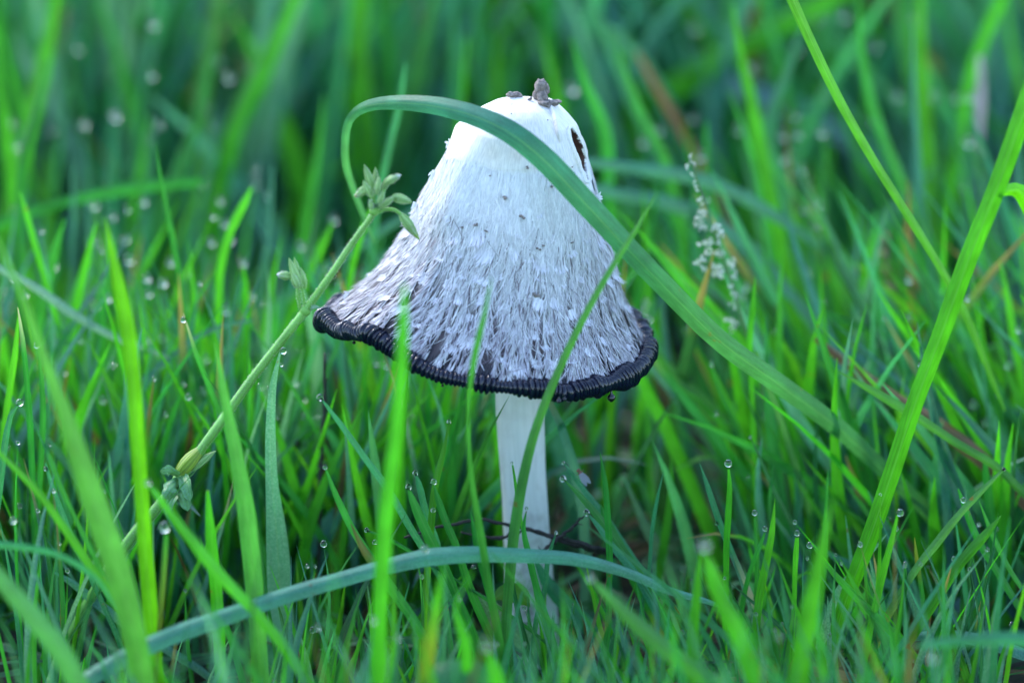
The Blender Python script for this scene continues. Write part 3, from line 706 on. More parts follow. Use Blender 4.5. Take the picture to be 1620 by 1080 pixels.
B('large blurred blade slanting right with a drop at its tip', dr(936,917,3, 955,935,16, 985,965,26, 1032,1008,32, 1085,1050,34, 1140,1085,32), -.095, (0.07,0.32,0.05,.08), roll=10)
B('soft upright pointed blade beside the biggest drop', dr(1107,872,2, 1103,930,15, 1098,980,20, 1095,1040,21, 1092,1085,20), -.07, 'g', roll=0)
B('uppermost blade of the tuft by the fly, with a drop', dr(892,732,2, 906,750,8, 926,777,10, 951,808,12, 981,852,13, 1012,898,13, 1044,935,12), -.012, 't')
B('second blade of the tuft by the fly, bending to a large drop', dr(892,758,3, 915,780,10, 946,816,14, 976,857,16, 1006,902,18, 1034,950,18, 1066,1005,16, 1095,1055,14), -.018, 'm')
B('third lowest blade of the tuft by the fly, with a drop', dr(930,812,3, 945,830,8, 972,867,11, 1002,902,13, 1035,960,14, 1070,1020,14), -.02, 't')
B('stout fold of leaf at the heart of the tuft by the fly', dr(950,797,1, 958,820,13, 975,855,20, 1000,900,24, 1030,955,26, 1060,1010,26, 1080,1060,22), -.014, 'm', brown=[(.5,.8,'y')])
B('straight upright blade with a bare tip right of the stem', dr(949,714,1, 957,760,9, 962,820,11, 965,880,12, 964,940,12, 962,1000,12, 952,1055,14, 944,1085,14), -.032, 'm')
B('thin upright blade leaning right of the tuft', dr(1050,745,1, 1040,790,6, 1032,840,7, 1027,905,7, 1016,960,7, 1006,1050,8), -.018, 't')
B('dark blade with a withered blue tip behind the tuft', dr(986,752,1, 1003,790,8, 1022,832,16, 1046,872,22, 1066,915,24, 1080,950,18), .015, (0.035,0.13,0.07,.2), tip='b')
B('pointed blade with a drop halfway and a dry brown streak', dr(1107,733,1, 1120,770,8, 1133,810,10, 1152,860,11, 1172,905,11, 1196,960,10), -.02, 't', brown=[(.35,.65,'w')])
B('straight bright blade with a round drop on its tip, right of centre', dr(1153,742,4, 1155,770,9, 1153,810,11, 1150,860,11, 1149,920,10), -.022, 'g')
B('thin dark arched blade with a tiny drop under the right foliage', dr(1187,691,1, 1200,718,5, 1220,765,7, 1246,815,8, 1272,870,8), .0, 'd')
B('thin blade with a clear drop on its tip, left of a wider one', dr(1194,818,4, 1196,840,7, 1198,880,8, 1197,930,8, 1192,1000,8), -.02, 'm')
B('leaning thin blade with a clear drop on its tip', dr(1210,842,3, 1204,860,7, 1190,895,9, 1178,940,9, 1172,980,9), -.024, 'm')
B('pointed bright blade among the clear drops at lower right', dr(1226,789,1, 1222,840,10, 1213,890,13, 1203,940,14, 1196,1000,15, 1190,1060,14), -.032, 'g')
B('straight thin blade with a pale drop, lower right', dr(1261,850,6, 1260,870,9, 1258,910,9, 1257,960,9, 1254,1010,9), -.03, 'g')
B('tall thick bright leaf leaning right across the right side', dr(1660,60,31.0,1632,140,32.7,1603,225,32.7,1576,300,31.0,1532,410,30.1,1492,520,30.1,1447,640,30.1,1407,760,29.2,1376,850,27.5,1345,930,24.9,1322,1000,22.4), -.028, (0.085,0.40,0.015,0), roll=-8, fold=.18, n=60)
B('short bright leaf springing from the joint of the tall thick leaf', dr(1720,470,4, 1672,400,30, 1640,340,34, 1607,300,24, 1578,306,10), [-.01,-.028], (0.10,0.46,0.01,0), roll=10, root=False)
B('pointed blade crossing behind the tall thick leaf', dr(1326,587,1, 1370,612,11, 1420,641,16, 1470,672,14, 1520,705,13, 1572,735,13, 1622,782,13, 1682,835,12), .0, (0.065,0.30,0.04,.05), roll=-20)
B('blade leaning right with a yellow brown worn patch and two drops', dr(1590,740,3, 1560,770,10, 1520,812,13, 1482,860,15, 1456,892,15, 1422,945,14, 1400,985,14, 1378,1045,13), -.03, (0.06,0.27,0.06,.1), brown=[(.52,.78,'y')])
B('narrow blade with a drop crossing the worn one', dr(1516,773,3, 1526,800,9, 1546,850,12, 1576,900,13, 1607,950,13, 1645,1012,12), -.022, 'm')
B('wide upright blade at lower right behind the crossing ones', dr(1556,716,2, 1562,760,14, 1568,820,18, 1575,880,19, 1580,960,20, 1585,1040,18), .005, 'm')
B('slim blade crossing down to the right edge', dr(1549,792,1, 1568,840,8, 1598,900,9, 1642,965,9), -.026, 'm')
B('wide blade leaning to the right at the lower right corner', dr(1584,815,2, 1560,845,14, 1520,890,17, 1480,950,18, 1442,1010,18, 1400,1065,17), -.034, (0.07,0.31,0.03,0))
B('pointed blade holding a large clear drop, right of centre', dr(1421,806,2, 1416,835,8, 1406,875,12, 1395,920,14, 1383,970,14, 1372,1020,15, 1364,1065,14), -.036, 'g')
B('folded silvery blue blade twisting down at lower right', dr(1405,842,2, 1385,866,6, 1357,900,8, 1334,926,15, 1320,965,24, 1308,1010,27, 1296,1065,26), -.024, 's', roll=30)
B('upright dark blade with a drop behind the tall thick leaf', dr(1483,702,4, 1475,740,12, 1460,790,17, 1448,840,17, 1440,905,15), .04, 'm')
B('thin straight blade right of the blurred bright one', dr(1310,743,1, 1308,780,5, 1306,840,8, 1304,905,8, 1300,965,8), -.01, 'm')
B('very blurred bright blade at bottom right', dr(1318,790,3, 1306,840,14, 1296,890,26, 1284,950,34, 1272,1015,38, 1262,1085,38), -.125, 'g', roll=5)
B('thin yellow tipped upright blade at lower right', dr(1447,850,1, 1450,880,6, 1458,930,8, 1464,1000,8), -.022, 'm', tip='y', brown=[(0,.25,'y')])
B('long blade slanting right along the bottom right', dr(1288,868,2, 1330,918,12, 1380,968,13, 1430,1018,14, 1475,1075,14), -.036, 'g')
B('blue green blade running right under the crossing blades', dr(1278,858,2, 1330,885,12, 1400,920,15, 1470,960,15, 1550,1005,14, 1620,1050,12), .0, 't')
B('silvery arching blade at the bottom right corner', dr(1404,1032,3, 1432,1012,11, 1480,1003,16, 1545,1010,20, 1600,1026,22, 1660,1050,20), -.03, 's', roll=25)
B('very blurred blue green blade entering at the right bottom edge', dr(1440,1022,4, 1490,1016,18, 1560,1010,26, 1640,1014,30, 1700,1035,30), -.12, 't', roll=10)
B('short thin blade with a drop at bottom right', dr(1432,896,4, 1434,915,6, 1428,960,7, 1420,1010,7, 1414,1060,7), -.03, 'm')
B('long bright blade hanging down from the top right', dr(1590,650,4, 1560,575,12, 1520,480,13, 1480,410,13, 1430,330,14, 1380,250,15, 1330,162,17, 1285,70,18, 1245,-20,18, 1205,-110,14), [.02,.0], (0.075,0.36,0.03,.03), root=False, roll=-10)
B('tall pointed blurred blade behind the white seed head', dr(1159,8,3, 1170,80,14, 1188,160,20, 1205,250,26, 1222,340,30, 1240,420,34, 1260,520,36, 1290,620,36, 1320,720,30), .12, 'g', roll=0)
B('thin blurred blade left of the tall pointed one', dr(1154,143,2, 1175,200,8, 1195,270,10, 1212,350,10, 1230,440,10), .11, 'm')
B('wide blue green blade behind the seed head', dr(1128,272,3, 1160,340,10, 1200,420,15, 1240,500,22, 1280,600,26, 1315,710,24), .07, 't')
B('short upright pointed blade right of the seed head', dr(1195,438,1, 1191,480,9, 1186,540,11, 1189,610,10), .02, 'g', roll=0)
B('pointed blade slanting below the arching broad blade', dr(1014,371,2, 1045,405,11, 1085,455,15, 1132,512,19, 1185,575,22, 1240,650,22), .045, 'g')
B('very broad bright blade slanting down under the right of the rim', dr(1030,545,4, 1062,592,30, 1112,645,48, 1180,720,52, 1240,790,48, 1292,855,40), .045, (0.065,0.29,0.03,.03), roll=25)
B('thin blade with a drop beside the broad slanting one', dr(1125,580,2, 1140,620,8, 1165,670,10, 1192,742,10), .03, 'm')
B('pale green stalk like blade leaning in the right foliage', dr(1198,555,4, 1208,590,9, 1228,640,11, 1255,722,12, 1277,795,12, 1292,850,11), .02, (0.10,0.34,0.07,.1), fold=.4)
B('soft upright blade passing behind the tan seed husk', dr(1384,335,6, 1388,420,12, 1386,520,12, 1383,620,12, 1381,730,12), .09, 'm')
B('soft upright blade right of the tan seed husk', dr(1447,388,3, 1438,460,10, 1428,540,12, 1415,640,12, 1405,720,12), .08, 'm')
B('bright blade at the right edge beside a drop', dr(1583,414,3, 1595,470,13, 1610,560,16, 1628,650,16), .045, 'g')
B('blue curved blade behind the right of the cap, upper', dr(1310,400,6, 1230,345,18, 1150,300,22, 1080,278,22, 1010,268,20, 940,258,16), .10, 'b', roll=25)
B('blue curved blade behind the right of the cap, lower', dr(1275,490,6, 1200,405,20, 1130,355,24, 1070,325,24, 1000,312,22, 935,300,18), .10, 'b', roll=25)
B('wide pale blue blade far behind at upper right', dr(1110,95,10, 1165,135,38, 1225,160,46, 1290,185,40, 1360,240,20), .24, (0.07,0.19,0.22,.7), roll=20)
B('blue blade arching behind the brown dead stalk', dr(1285,545,3, 1340,558,14, 1400,590,18, 1460,620,18, 1540,640,18, 1640,660,16), .06, 'b', roll=25)
B('flat yellowed blade lying across behind the tall thick leaf', dr(1278,485,3, 1350,512,10, 1420,532,11, 1500,552,11, 1640,546,10), .07, 'm', brown=[(.25,.9,'y')])
B('thick dead brown stalk lying slantwise in the right foliage', dr(1290,535,8, 1360,588,20, 1420,632,24, 1480,668,26, 1540,712,27, 1610,780,24), [.03,.012], (0.17,0.11,0.05,.0), name='dead_stalk', mat=M_DRY, cat='dead stalk', fold=.5)
B('dry orange brown blade blurred at the top right of the cap', dr(1008,83,6, 1040,140,13, 1078,205,14, 1110,262,10), .17, (0.34,0.13,0.05,0), name='dry_blade', mat=M_DRY, cat='dry blade')
B('pale dead blade blurred at the top right corner', dr(1550,88,10, 1553,130,16, 1552,180,16, 1551,215,8), .17, (0.55,0.42,0.50,0), name='dry_blade', mat=M_DRY, cat='dry blade')
B('wide blurred blade crossing slantwise at the top right', dr(1345,-20,30, 1200,60,42, 1080,130,44, 1000,185,40, 900,260,30), [.22,.26], 'g', roll=10)
B('blurred pale green blade slanting above the orange dry one', dr(925,-20,10, 965,80,13, 1005,175,14, 1055,275,14, 1090,350,12), .18, 't')
B('blurred bright blade leaning at the top right corner', dr(1600,-30,18, 1562,50,24, 1535,130,24, 1520,220,20), .18, 'g')
B('blurred upright blade by the pale dead one', dr(1457,-20,14, 1457,60,20, 1462,150,22, 1468,260,20), .18, 'g')
B('long blurred bright blade leaning right at upper left', dr(478,-30,20, 420,100,30, 372,200,32, 345,300,32, 325,400,28), .19, 'g', roll=0)
B('blurred upright blade right of the top left corner', dr(348,-20,20, 326,100,28, 316,200,30, 302,300,28), .21, (0.07,0.31,0.06,.05), roll=0)
B('blurred bright upright blade in the top left corner', dr(92,-30,16, 68,100,26, 45,200,28, 20,300,28), .18, 'g', roll=0)
B('blurred dark green upright blade left of the arching blade', dr(566,-20,26, 568,100,34, 578,200,34, 590,300,30), .23, 'g', roll=0)
B('thin blurred upright blade behind the arching blade', dr(641,98,2, 635,150,9, 618,225,11, 600,310,11, 588,400,10), .08, 't')
B('blurred blade bending level across the left background', dr(325,287,10, 240,294,18, 150,309,18, 50,335,16, -40,372,16), .12, 'm')
B('bright blade tipped by a glinting drop, left of the arch', dr(398,296,4, 388,318,12, 366,362,14, 351,412,14, 345,500,14), .055, 'g')
B('soft blade tipped by a drop left of the bud cluster', dr(526,352,4, 514,380,13, 490,430,15, 460,500,16, 440,570,16), .07, 'g')
B('bright thin blade under a drop in the left background', dr(385,422,4, 388,450,10, 390,510,11, 388,580,11), .045, 'g')
B('bright upright blade behind the hairy stem', dr(592,318,4, 575,360,11, 558,420,12, 548,490,12, 545,570,12), .05, 'g')
B('thin bright blade with a drop at the left edge', dr(31,304,3, 40,330,8, 52,375,10, 68,430,10), .045, 'g')
B('pointed bright blade in the left background', dr(152,352,2, 138,410,13, 122,480,15, 110,570,15), .05, 'g')
B('pointed green blade left of the bright wide upright one', dr(103,345,2, 86,400,15, 70,460,17, 58,550,16), .06, 'm')
B('pale blue blade arching down to a large drop in the left background', dr(288,574,4, 232,553,9, 180,533,12, 120,500,14, 60,458,14, -20,415,13), .035, (0.07,0.2,0.16,.7), root=False, roll=20)
B('thin blue blade arching across behind the hairy stem', dr(400,507,4, 345,518,8, 302,540,9, 262,574,10, 214,612,10, 172,680,10, 130,770,10), .035, 'b')
B('thin upright blade with a pale tip at the far left', dr(28,486,1, 35,530,7, 42,600,9, 48,680,10, 52,770,10), -.008, 'm', tip='w')
B('thin blade leaning from the far left edge', dr(30,487,1, 24,560,10, 12,640,11, 0,730,11), .0, 'g')
B('thin blade with a drop beside the broad sweeping one', dr(62,556,4, 66,600,8, 68,660,9, 64,740,9), -.006, 'm')
B('short curved blade with a drop at the left edge', dr(29,639,3, 18,655,8, 10,690,11, 2,750,11), -.018, 't')
B('blurred bright blade slanting at the left, under the broad one', dr(-12,705,8, 60,778,13, 112,850,15, 160,920,15, 205,990,14), -.06, 'g')
B('soft upright blade right of the crumpled leaf', dr(328,775,5, 334,850,18, 344,950,20, 350,1065,19), -.05, 'g')
B('thin yellowing blade carrying a big blurred drop', dr(263,842,8, 261,880,9, 257,930,10, 252,1000,10), -.065, 'm', brown=[(.0,.6,'y')])
B('long curving blade starting with a drop by the crumpled leaf', dr(234,765,2, 248,782,10, 272,815,15, 304,855,19, 344,905,21, 402,965,21, 444,1015,21, 492,1085,20), -.075, 'g')
B('blue green blade arching in from the left bottom edge', dr(190,975,4, 150,915,12, 100,882,15, 40,866,15, -25,860,14), -.075, 't', root=False)
B('silvery pointed blade at lower left', dr(79,901,1, 112,920,11, 152,952,15, 202,988,15, 262,1025,14), -.02, 's')
B('thin blue blade with a drop at lower left', dr(72,732,3, 80,760,7, 94,800,9, 114,850,9, 140,905,9), -.03, 't')
B('blurred thin blade behind the blue one at lower left', dr(78,718,4, 88,750,8, 106,792,9, 132,845,9), -.055, 'm')
B('very blurred bright blade in the bottom left corner', dr(-30,880,26, 40,960,34, 90,1020,38, 130,1090,40), -.125, (0.08,0.34,0.06,.15))
B('very blurred yellow spotted blade before the arching silvery one', dr(700,905,4, 690,960,20, 680,1020,26, 672,1085,28), -.125, 'g', brown=[(.1,.4,'y')])
B('very blurred pale blade next to the yellow spotted one', dr(748,905,3, 720,960,6, 735,1010,20, 740,1085,22), -.12, 'g')
B('blurred blade below a large soft drop at bottom centre', dr(772,1030,6, 778,1050,24, 790,1090,34), -.125, 'g')
B('silvery blue blade arching low across the front of the stem', dr(1160,965,3, 1110,948,10, 1060,934,13, 1000,908,16, 920,885,20, 820,877,23, 740,875,26, 680,879,29, 600,897,31, 540,914,32, 470,934,34, 370,968,36, 270,1003,38, 200,1035,36), [-.035,-.038,-.040,-.043,-.046,-.048,-.05,-.05,-.051,-.053,-.056,-.062,-.07,-.076], (0.10,0.43,0.26,.35), roll=-24, fold=.34, root=True, n=70)
B('small green leaf hanging behind the arching silvery blade', dr(780,948,2, 795,938,26, 812,936,34, 828,946,26, 838,960,3), -.016, (0.07,0.28,0.02,0), roll=10, fold=.06, root=False, name='round_leaf', cat='leaf')
B('large dark bluish crinkled leaf low beside the stem base', dr(742,925,6, 722,950,38, 700,980,70, 675,1015,84, 655,1055,70, 640,1090,30), .005, (0.03,0.10,0.13,.45), roll=25, fold=.05, name='crinkled_leaf', cat='leaf', rough_w=.18)
B('broad dark weed leaf standing low at the right', dr(1585,862,6, 1572,885,44, 1556,925,58, 1548,965,50, 1552,1000,16), .01, (0.035,0.16,0.02,.05), roll=15, fold=.08, name='weed_leaf', cat='leaf', rough_w=.1)
B('small bluish weed leaf below the broad dark one', dr(1500,985,3, 1512,965,26, 1538,955,36, 1565,965,20), .008, (0.04,0.13,0.10,.35), roll=20, fold=.06, name='weed_leaf', cat='leaf', root=False, rough_w=.12)
B('blurred clover like leaf at the bottom centre', dr(640,1100,8, 690,1068,44, 740,1066,56, 800,1092,30), -.12, (0.05,0.27,0.08,.1), roll=20, fold=.1, name='clover_leaf', cat='leaf', root=False)

# extra soft leaves of the left and right background, alike enough to share a label
GL = 'tall soft green blade standing in the blurred grass behind the mushroom'
def where(x, y):
    if y < 150: v = 'near the top edge'
    elif y < 330: v = 'at cap top height'
    elif y < 500: v = 'at cap middle height'
    elif y < 650: v = 'at rim height'
    elif y < 850: v = 'at stem height'
    else: v = 'near the bottom edge'
    for lim, h in ((70, 'by the left edge'), (150, 'near the left edge'), (235, 'near the bright wide blade'), (330, 'left of the weed'), (540, 'between weed and arching blade'), (720, 'behind the arching blade'), (810, 'above the cap left half' if y < 150 else 'by the cap left half'), (1000, 'by the cap right half'), (1080, 'right of the mushroom'), (1180, 'by the seed head'), (1260, 'right of the seed head'), (1330, 'far right of seed head'), (1410, 'left of the thick leaf'), (1480, 'just left of thick leaf'), (1550, 'beside the thick leaf')):
        if x < lim: return h + ', ' + v
    return 'by the right edge, ' + v
rb = np.random.default_rng(77)
for k in range(64):
    x0 = rb.uniform(-60, 1680); y0 = rb.uniform(-60, 330) if k % 2 else rb.uniform(150, 430)
    if 690 < x0 < 1000: y0 = min(y0, 60)
    Yb = rb.uniform(.09, .26); w = rb.uniform(9, 26); ln = rb.uniform(300, 520)
    lean = rb.normal(-30 if x0 < 700 else 70, 60) * ln / 400; bow = rb.normal(0, 25)
    pts = [(x0, y0, 3), (x0 + lean * .15 + bow * .5, y0 + ln * .25, w * .7), (x0 + lean * .42 + bow, y0 + ln * .5, w), (x0 + lean * .7 + bow * .6, y0 + ln * .75, w), (x0 + lean, y0 + ln, w * .9)]
    ck = ['g', 'm', 'm', 't', 'g', 'b'][rb.integers(0, 6)]
    GL = ('wide ' if w > 19 else 'slim ' if w < 12 else '') + 'soft ' + dict(g='bright', m='green', t='teal', b='blue')[ck] + ' blade ' + where(x0, y0)
    B(GL, pts, Yb, ck, roll=rb.uniform(-45, 45), group='tall soft blades behind the mushroom')

# ------------------------------------------------------------------ dewdrops
D = drop; SUPN = []
for x, y, Y, d, l in (
 (290, 506, .0, 9, 'pear shaped dewdrop sliding below the tip of a thin leaning blade'),
 (287, 578, .035, 14, 'large dewdrop under the tip of the pale blue arching blade'),
 (506, 629, -.03, 11, 'dewdrop on the tip of the thin blue green blade below the rim'),
 (448, 555, -.012, 11, 'clear dewdrop beside the tip of the silvery hairy edged blade'),
 (445, 577, -.012, 6, 'tiny dewdrop just under the drop of the silvery hairy edged blade'),
 (514, 739, -.03, 8, 'small dewdrop on the tip of a slanting blade left of centre'),
 (657, 748, -.026, 9, 'oval dewdrop on the short dark blue blade'),
 (646, 770, -.033, 10, 'clear dewdrop on the short pointed leaning green blade'),
 (686, 762, -.03, 10, 'pale dewdrop where two thin blades cross left of the stem'),
 (710, 667, -.028, 7, 'tiny dewdrop at the tip of the thin upright blade under the rim'),
 (685, 807, -.03, 8, 'small dewdrop stuck halfway on a thin blade above the arching one'),
 (580, 838, -.03, 8, 'round dewdrop at the end of a tiny thin twig like blade'),
 (593, 857, -.03, 8, 'dewdrop sitting on a hidden tip beneath the tiny thin blade'),
 (512, 860, -.03, 11, 'clear dewdrop left above the arching silvery blade'),
 (810, 732, -.03, 5, 'minute dewdrop on the tiny blade before the stem'),
 (826, 769, -.042, 5, 'minute dewdrop on the edge of the thin blade crossing the stem'),
 (833, 804, -.036, 6, 'pale small dewdrop on a narrow blade before the stem'),
 (880, 842, -.03, 6, 'small pale dewdrop on the blade at the right edge of the stem'),
 (804, 852, -.03, 5, 'minute dewdrop on the dark twigs before the stem'),
 (891, 732, -.012, 6, 'small pale dewdrop on the uppermost blade of the fly tuft'),
 (891, 757, -.018, 11, 'large clear dewdrop on the second blade of the fly tuft'),
 (928, 811, -.02, 11, 'clear dewdrop on the third lowest blade of the fly tuft'),
 (1114, 861, -.125, 17, 'biggest blurred dewdrop in front at lower right of centre'),
 (934, 914, -.095, 13, 'blurred dewdrop on the large blade slanting right in front'),
 (1152, 733, -.022, 12, 'round clear dewdrop crowning the straight bright blade'),
 (1187, 691, .0, 5, 'minute dewdrop on the thin dark arched blade'),
 (1134, 827, -.02, 6, 'small dewdrop on the blade with a dry brown streak'),
 (1194, 811, -.02, 9, 'clear dewdrop on a thin blade, left of its close twin'),
 (1210, 836, -.024, 8, 'clear dewdrop on a leaning thin blade, right of its close twin'),
 (1261, 843, -.03, 9, 'pale dewdrop on the straight thin blade at lower right'),
 (1281, 862, -.03, 10, 'dark ringed clear dewdrop right of the pale one'),
 (1424, 811, -.036, 12, 'large clear dewdrop on the pointed blade right of the thick leaf'),
 (1418, 836, -.034, 8, 'dewdrop hanging just below the large clear one at right'),
 (1483, 702, .04, 10, 'soft dewdrop on the dark upright blade behind the thick leaf'),
 (1588, 742, -.03, 6, 'small dewdrop at the tip of the worn yellowed blade'),
 (1524, 791, -.032, 9, 'clear dewdrop where the worn blade crosses a narrow one'),
 (1456, 892, -.032, 7, 'small pale dewdrop above the worn patch of the yellowed blade'),
 (1432, 891, -.03, 7, 'small dewdrop on a short thin blade at bottom right'),
 (1368, 846, -.026, 6, 'tiny dewdrop on the shadowed tip by the thick leaf'),
 (1370, 904, -.03, 6, 'tiny dewdrop low beside the thick leaf'),
 (1393, 782, -.03, 5, 'minute dewdrop on the left edge of the thick bright leaf'),
 (1368, 998, -.03, 7, 'greenish dewdrop on a low blade at bottom right'),
 (1476, 1038, -.12, 16, 'large blurred dewdrop under the blurred blade at bottom right'),
 (1233, 1005, -.11, 10, 'blurred dewdrop in the lower right foreground'),
 (1126, 575, .03, 8, 'soft dewdrop on the blade beside the broad slanting one'),
 (1611, 522, .03, 9, 'sharp dewdrop near the right edge of the picture'),
 (59, 546, -.006, 11, 'bright dewdrop on the thin blade by the broad sweeping one'),
 (31, 637, -.018, 12, 'clear dewdrop on the short curved blade at the left edge'),
 (234, 763, -.075, 10, 'blurred dewdrop at the tip of the long curving blade by the weed'),
 (260, 834, -.065, 17, 'large soft dewdrop hanging on the yellowing thin blade'),
 (72, 741, -.03, 7, 'small dewdrop on the thin blue blade at lower left'),
 (21, 823, -.06, 10, 'soft dewdrop low at the left edge'),
 (293, 934, -.02, 6, 'small dewdrop on a short blade at lower left'),
 (351, 937, -.02, 6, 'small dewdrop below the silvery hairy edged blade'),
 (495, 996, -.03, 11, 'clear dewdrop beneath the arching blade at left'),
 (503, 992, -.07, 11, 'blurred dewdrop touching the clear one beneath the arching blade'),
 (667, 912, -.035, 8, 'dewdrop just under the arching silvery blade'),
 (672, 868, -.062, 13, 'blurred dewdrop resting on top of the arching silvery blade'),
 (590, 980, -.10, 12, 'blurred dewdrop in the foreground below the arching blade'),
 (770, 1020, -.122, 17, 'large blurred dewdrop at bottom centre'),
 (629, 1008, -.09, 11, 'blurred dewdrop in the bottom foreground left of centre'),
 (622, 1025, -.05, 8, 'small dewdrop under the blurred one at the bottom'),
 (761, 941, -.02, 5, 'minute dewdrop on the broad blue green leaf tip'),
 (786, 1018, -.06, 8, 'soft dewdrop at the lower end of the leaf before the stem'),
 (907, 956, -.02, 5, 'minute dewdrop right of the stem base'),
 (971, 1011, -.02, 9, 'dewdrop hanging in the dark right of the stem base'),
 (949, 1031, -.03, 7, 'dark dewdrop low at the bottom right of the stem'),
 (1079, 901, .0, 7, 'greenish dewdrop behind the upright pointed blades'),
 (1093, 919, -.01, 6, 'small dewdrop right of the end of the arching blade'),
 (1184, 755, .02, 6, 'soft small dewdrop on the foliage below the rim at right'),
 (538, 476, .03, 8, 'bright dewdrop behind the left end of the rim'),
):
    D(x, y, Y, d, l)
    if min(abs(x - a) + abs(y - b) for a, b in TIPS) > 16: SUPN.append((P(x, y + d * .35, Y), x < 800))
SUP = []     # drops of the background, each on the tip of a leaf in the grass mass
bgd = [(240,120),(318,167),(332,193)and(181,184),(182,185),(133,197),(15,193),(80,206),(236,220),(26,230),(347,97),(361,122),(122,77),(320,288),(348,318),(404,268),(227,319),(242,38),
       (148,325),(178,343),(339,199),(251,196),(334,383),(424,308),(153,380),(183,380),(363,379),(270,415),(296,432),(259,448),(232,440),(204,411),(199,378),(84,421),(171,472),(150,483),(235,465),
       (258,448),(355,353),(403,290),(26,335),(384,415),(362,378),(528,347),(537,445),(476,389),(397,468),(358,490),(325,568),(234,537),(257,535),(129,538),(178,575),(162,633),(324,618),(289,574),
       (467,605),(475,612),(481,630),(482,660),(475,690),(470,702),(548,620),(595,573),(610,576),(500,655),(652,654),(663,673),(640,640),(725,760),(520,568),(740,800),(742,840),(560,500)]
bgR = [(1446,30),(1385,72),(1335,25),(1297,30),(1100,45),(1260,78),(1188,108),(1097,188),(1017,225),(1043,205),(1170,205),(1240,215),(1259,184),(1262,212),(1305,152),(1420,152),(1512,155),(1538,155),
       (1478,152),(1382,193),(1241,254),(1268,268),(1300,210),(1294,323),(1275,330),(1290,356),(1528,297),(1278,432),(1022,478),(1018,490),(1173,468),(1028,505),(905,140),(907,142),(1110,247),(1533,225),(1438,443),
       (1595,578),(1560,668),(1540,640),(1165,600),(1280,820),(1332,852),(1180,455),(1147,420),(1330,655),(983,768),(890,770)and(1000,730),(1125,575)and(1210,660)]
for k, (x, y) in enumerate(bgd + bgR):
    rr_ = np.random.default_rng(900 + k)
    far = np.interp(y, [20, 200, 450, 650], [.22, .16, .065, .035]) * rr_.uniform(.8, 1.15)
    d_ = rr_.uniform(11, 16) * np.interp(y, [0, 300, 600], [1.0, .95, .85])
    lft = x < 800
    D(x, y, far, d_, ('large' if d_ > 13.5 else 'small' if d_ < 11 else 'round') + ' soft dewdrop ' + where(x, y),
      'blurred dewdrops left of the mushroom' if lft else 'blurred dewdrops right of the mushroom')
    SUP.append((P(x, y + d_ * .3, far), lft))

# ------------------------------------------------------------------ grass masses
def gcol(r):
    c = np.array(G[['g', 'g', 'm', 'm', 't', 't', 'd', 'b', 's', 'b'][r.integers(0, 10)]]); c = c.copy(); c[:3] *= r.uniform(.75, 1.25); c[0] *= r.uniform(.7, 1.6)  # teal and blue picks put the sky's blue sheen into the leaf colour
    if r.random() < .02: c = np.array(G['n']) * r.uniform(.7, 1.5)
    return c
SEGW = np.array([.7, .9, 1.0, 1.0, .92, .72, .42, .04])
def tuft_leaf(mb, r, x, y, h, lean, w, col, bend=None, curl=0.0):
    u = np.linspace(0, 1, 8)[:, None]; az = r.uniform(0, 2 * pi)
    b_ = r.normal(0, .16, 2) if bend is None else bend
    base = np.array([x, y, -0.002]); l_ = np.array([lean[0], lean[1], 1.0])
    pts = base + l_ * h * u + np.array([b_[0], b_[1], -abs(curl)]) * h * u ** 2.3
    sa = r.uniform(-.9, .9)
    c = np.tile(col, (8, 1)); c[:, :3] *= np.linspace(.9, 1.08, 8)[:, None]
    if r.random() < .06: c[-2:, :3] = np.array([.3, .24, .10])
    ribbon(mb, pts, w * SEGW, c, roll=0, fold=r.uniform(.05, .35), ncol=3, sidevec=(cos(sa), sin(sa), 0))
r = np.random.default_rng(21)
mbk = MB(); nbk = 0
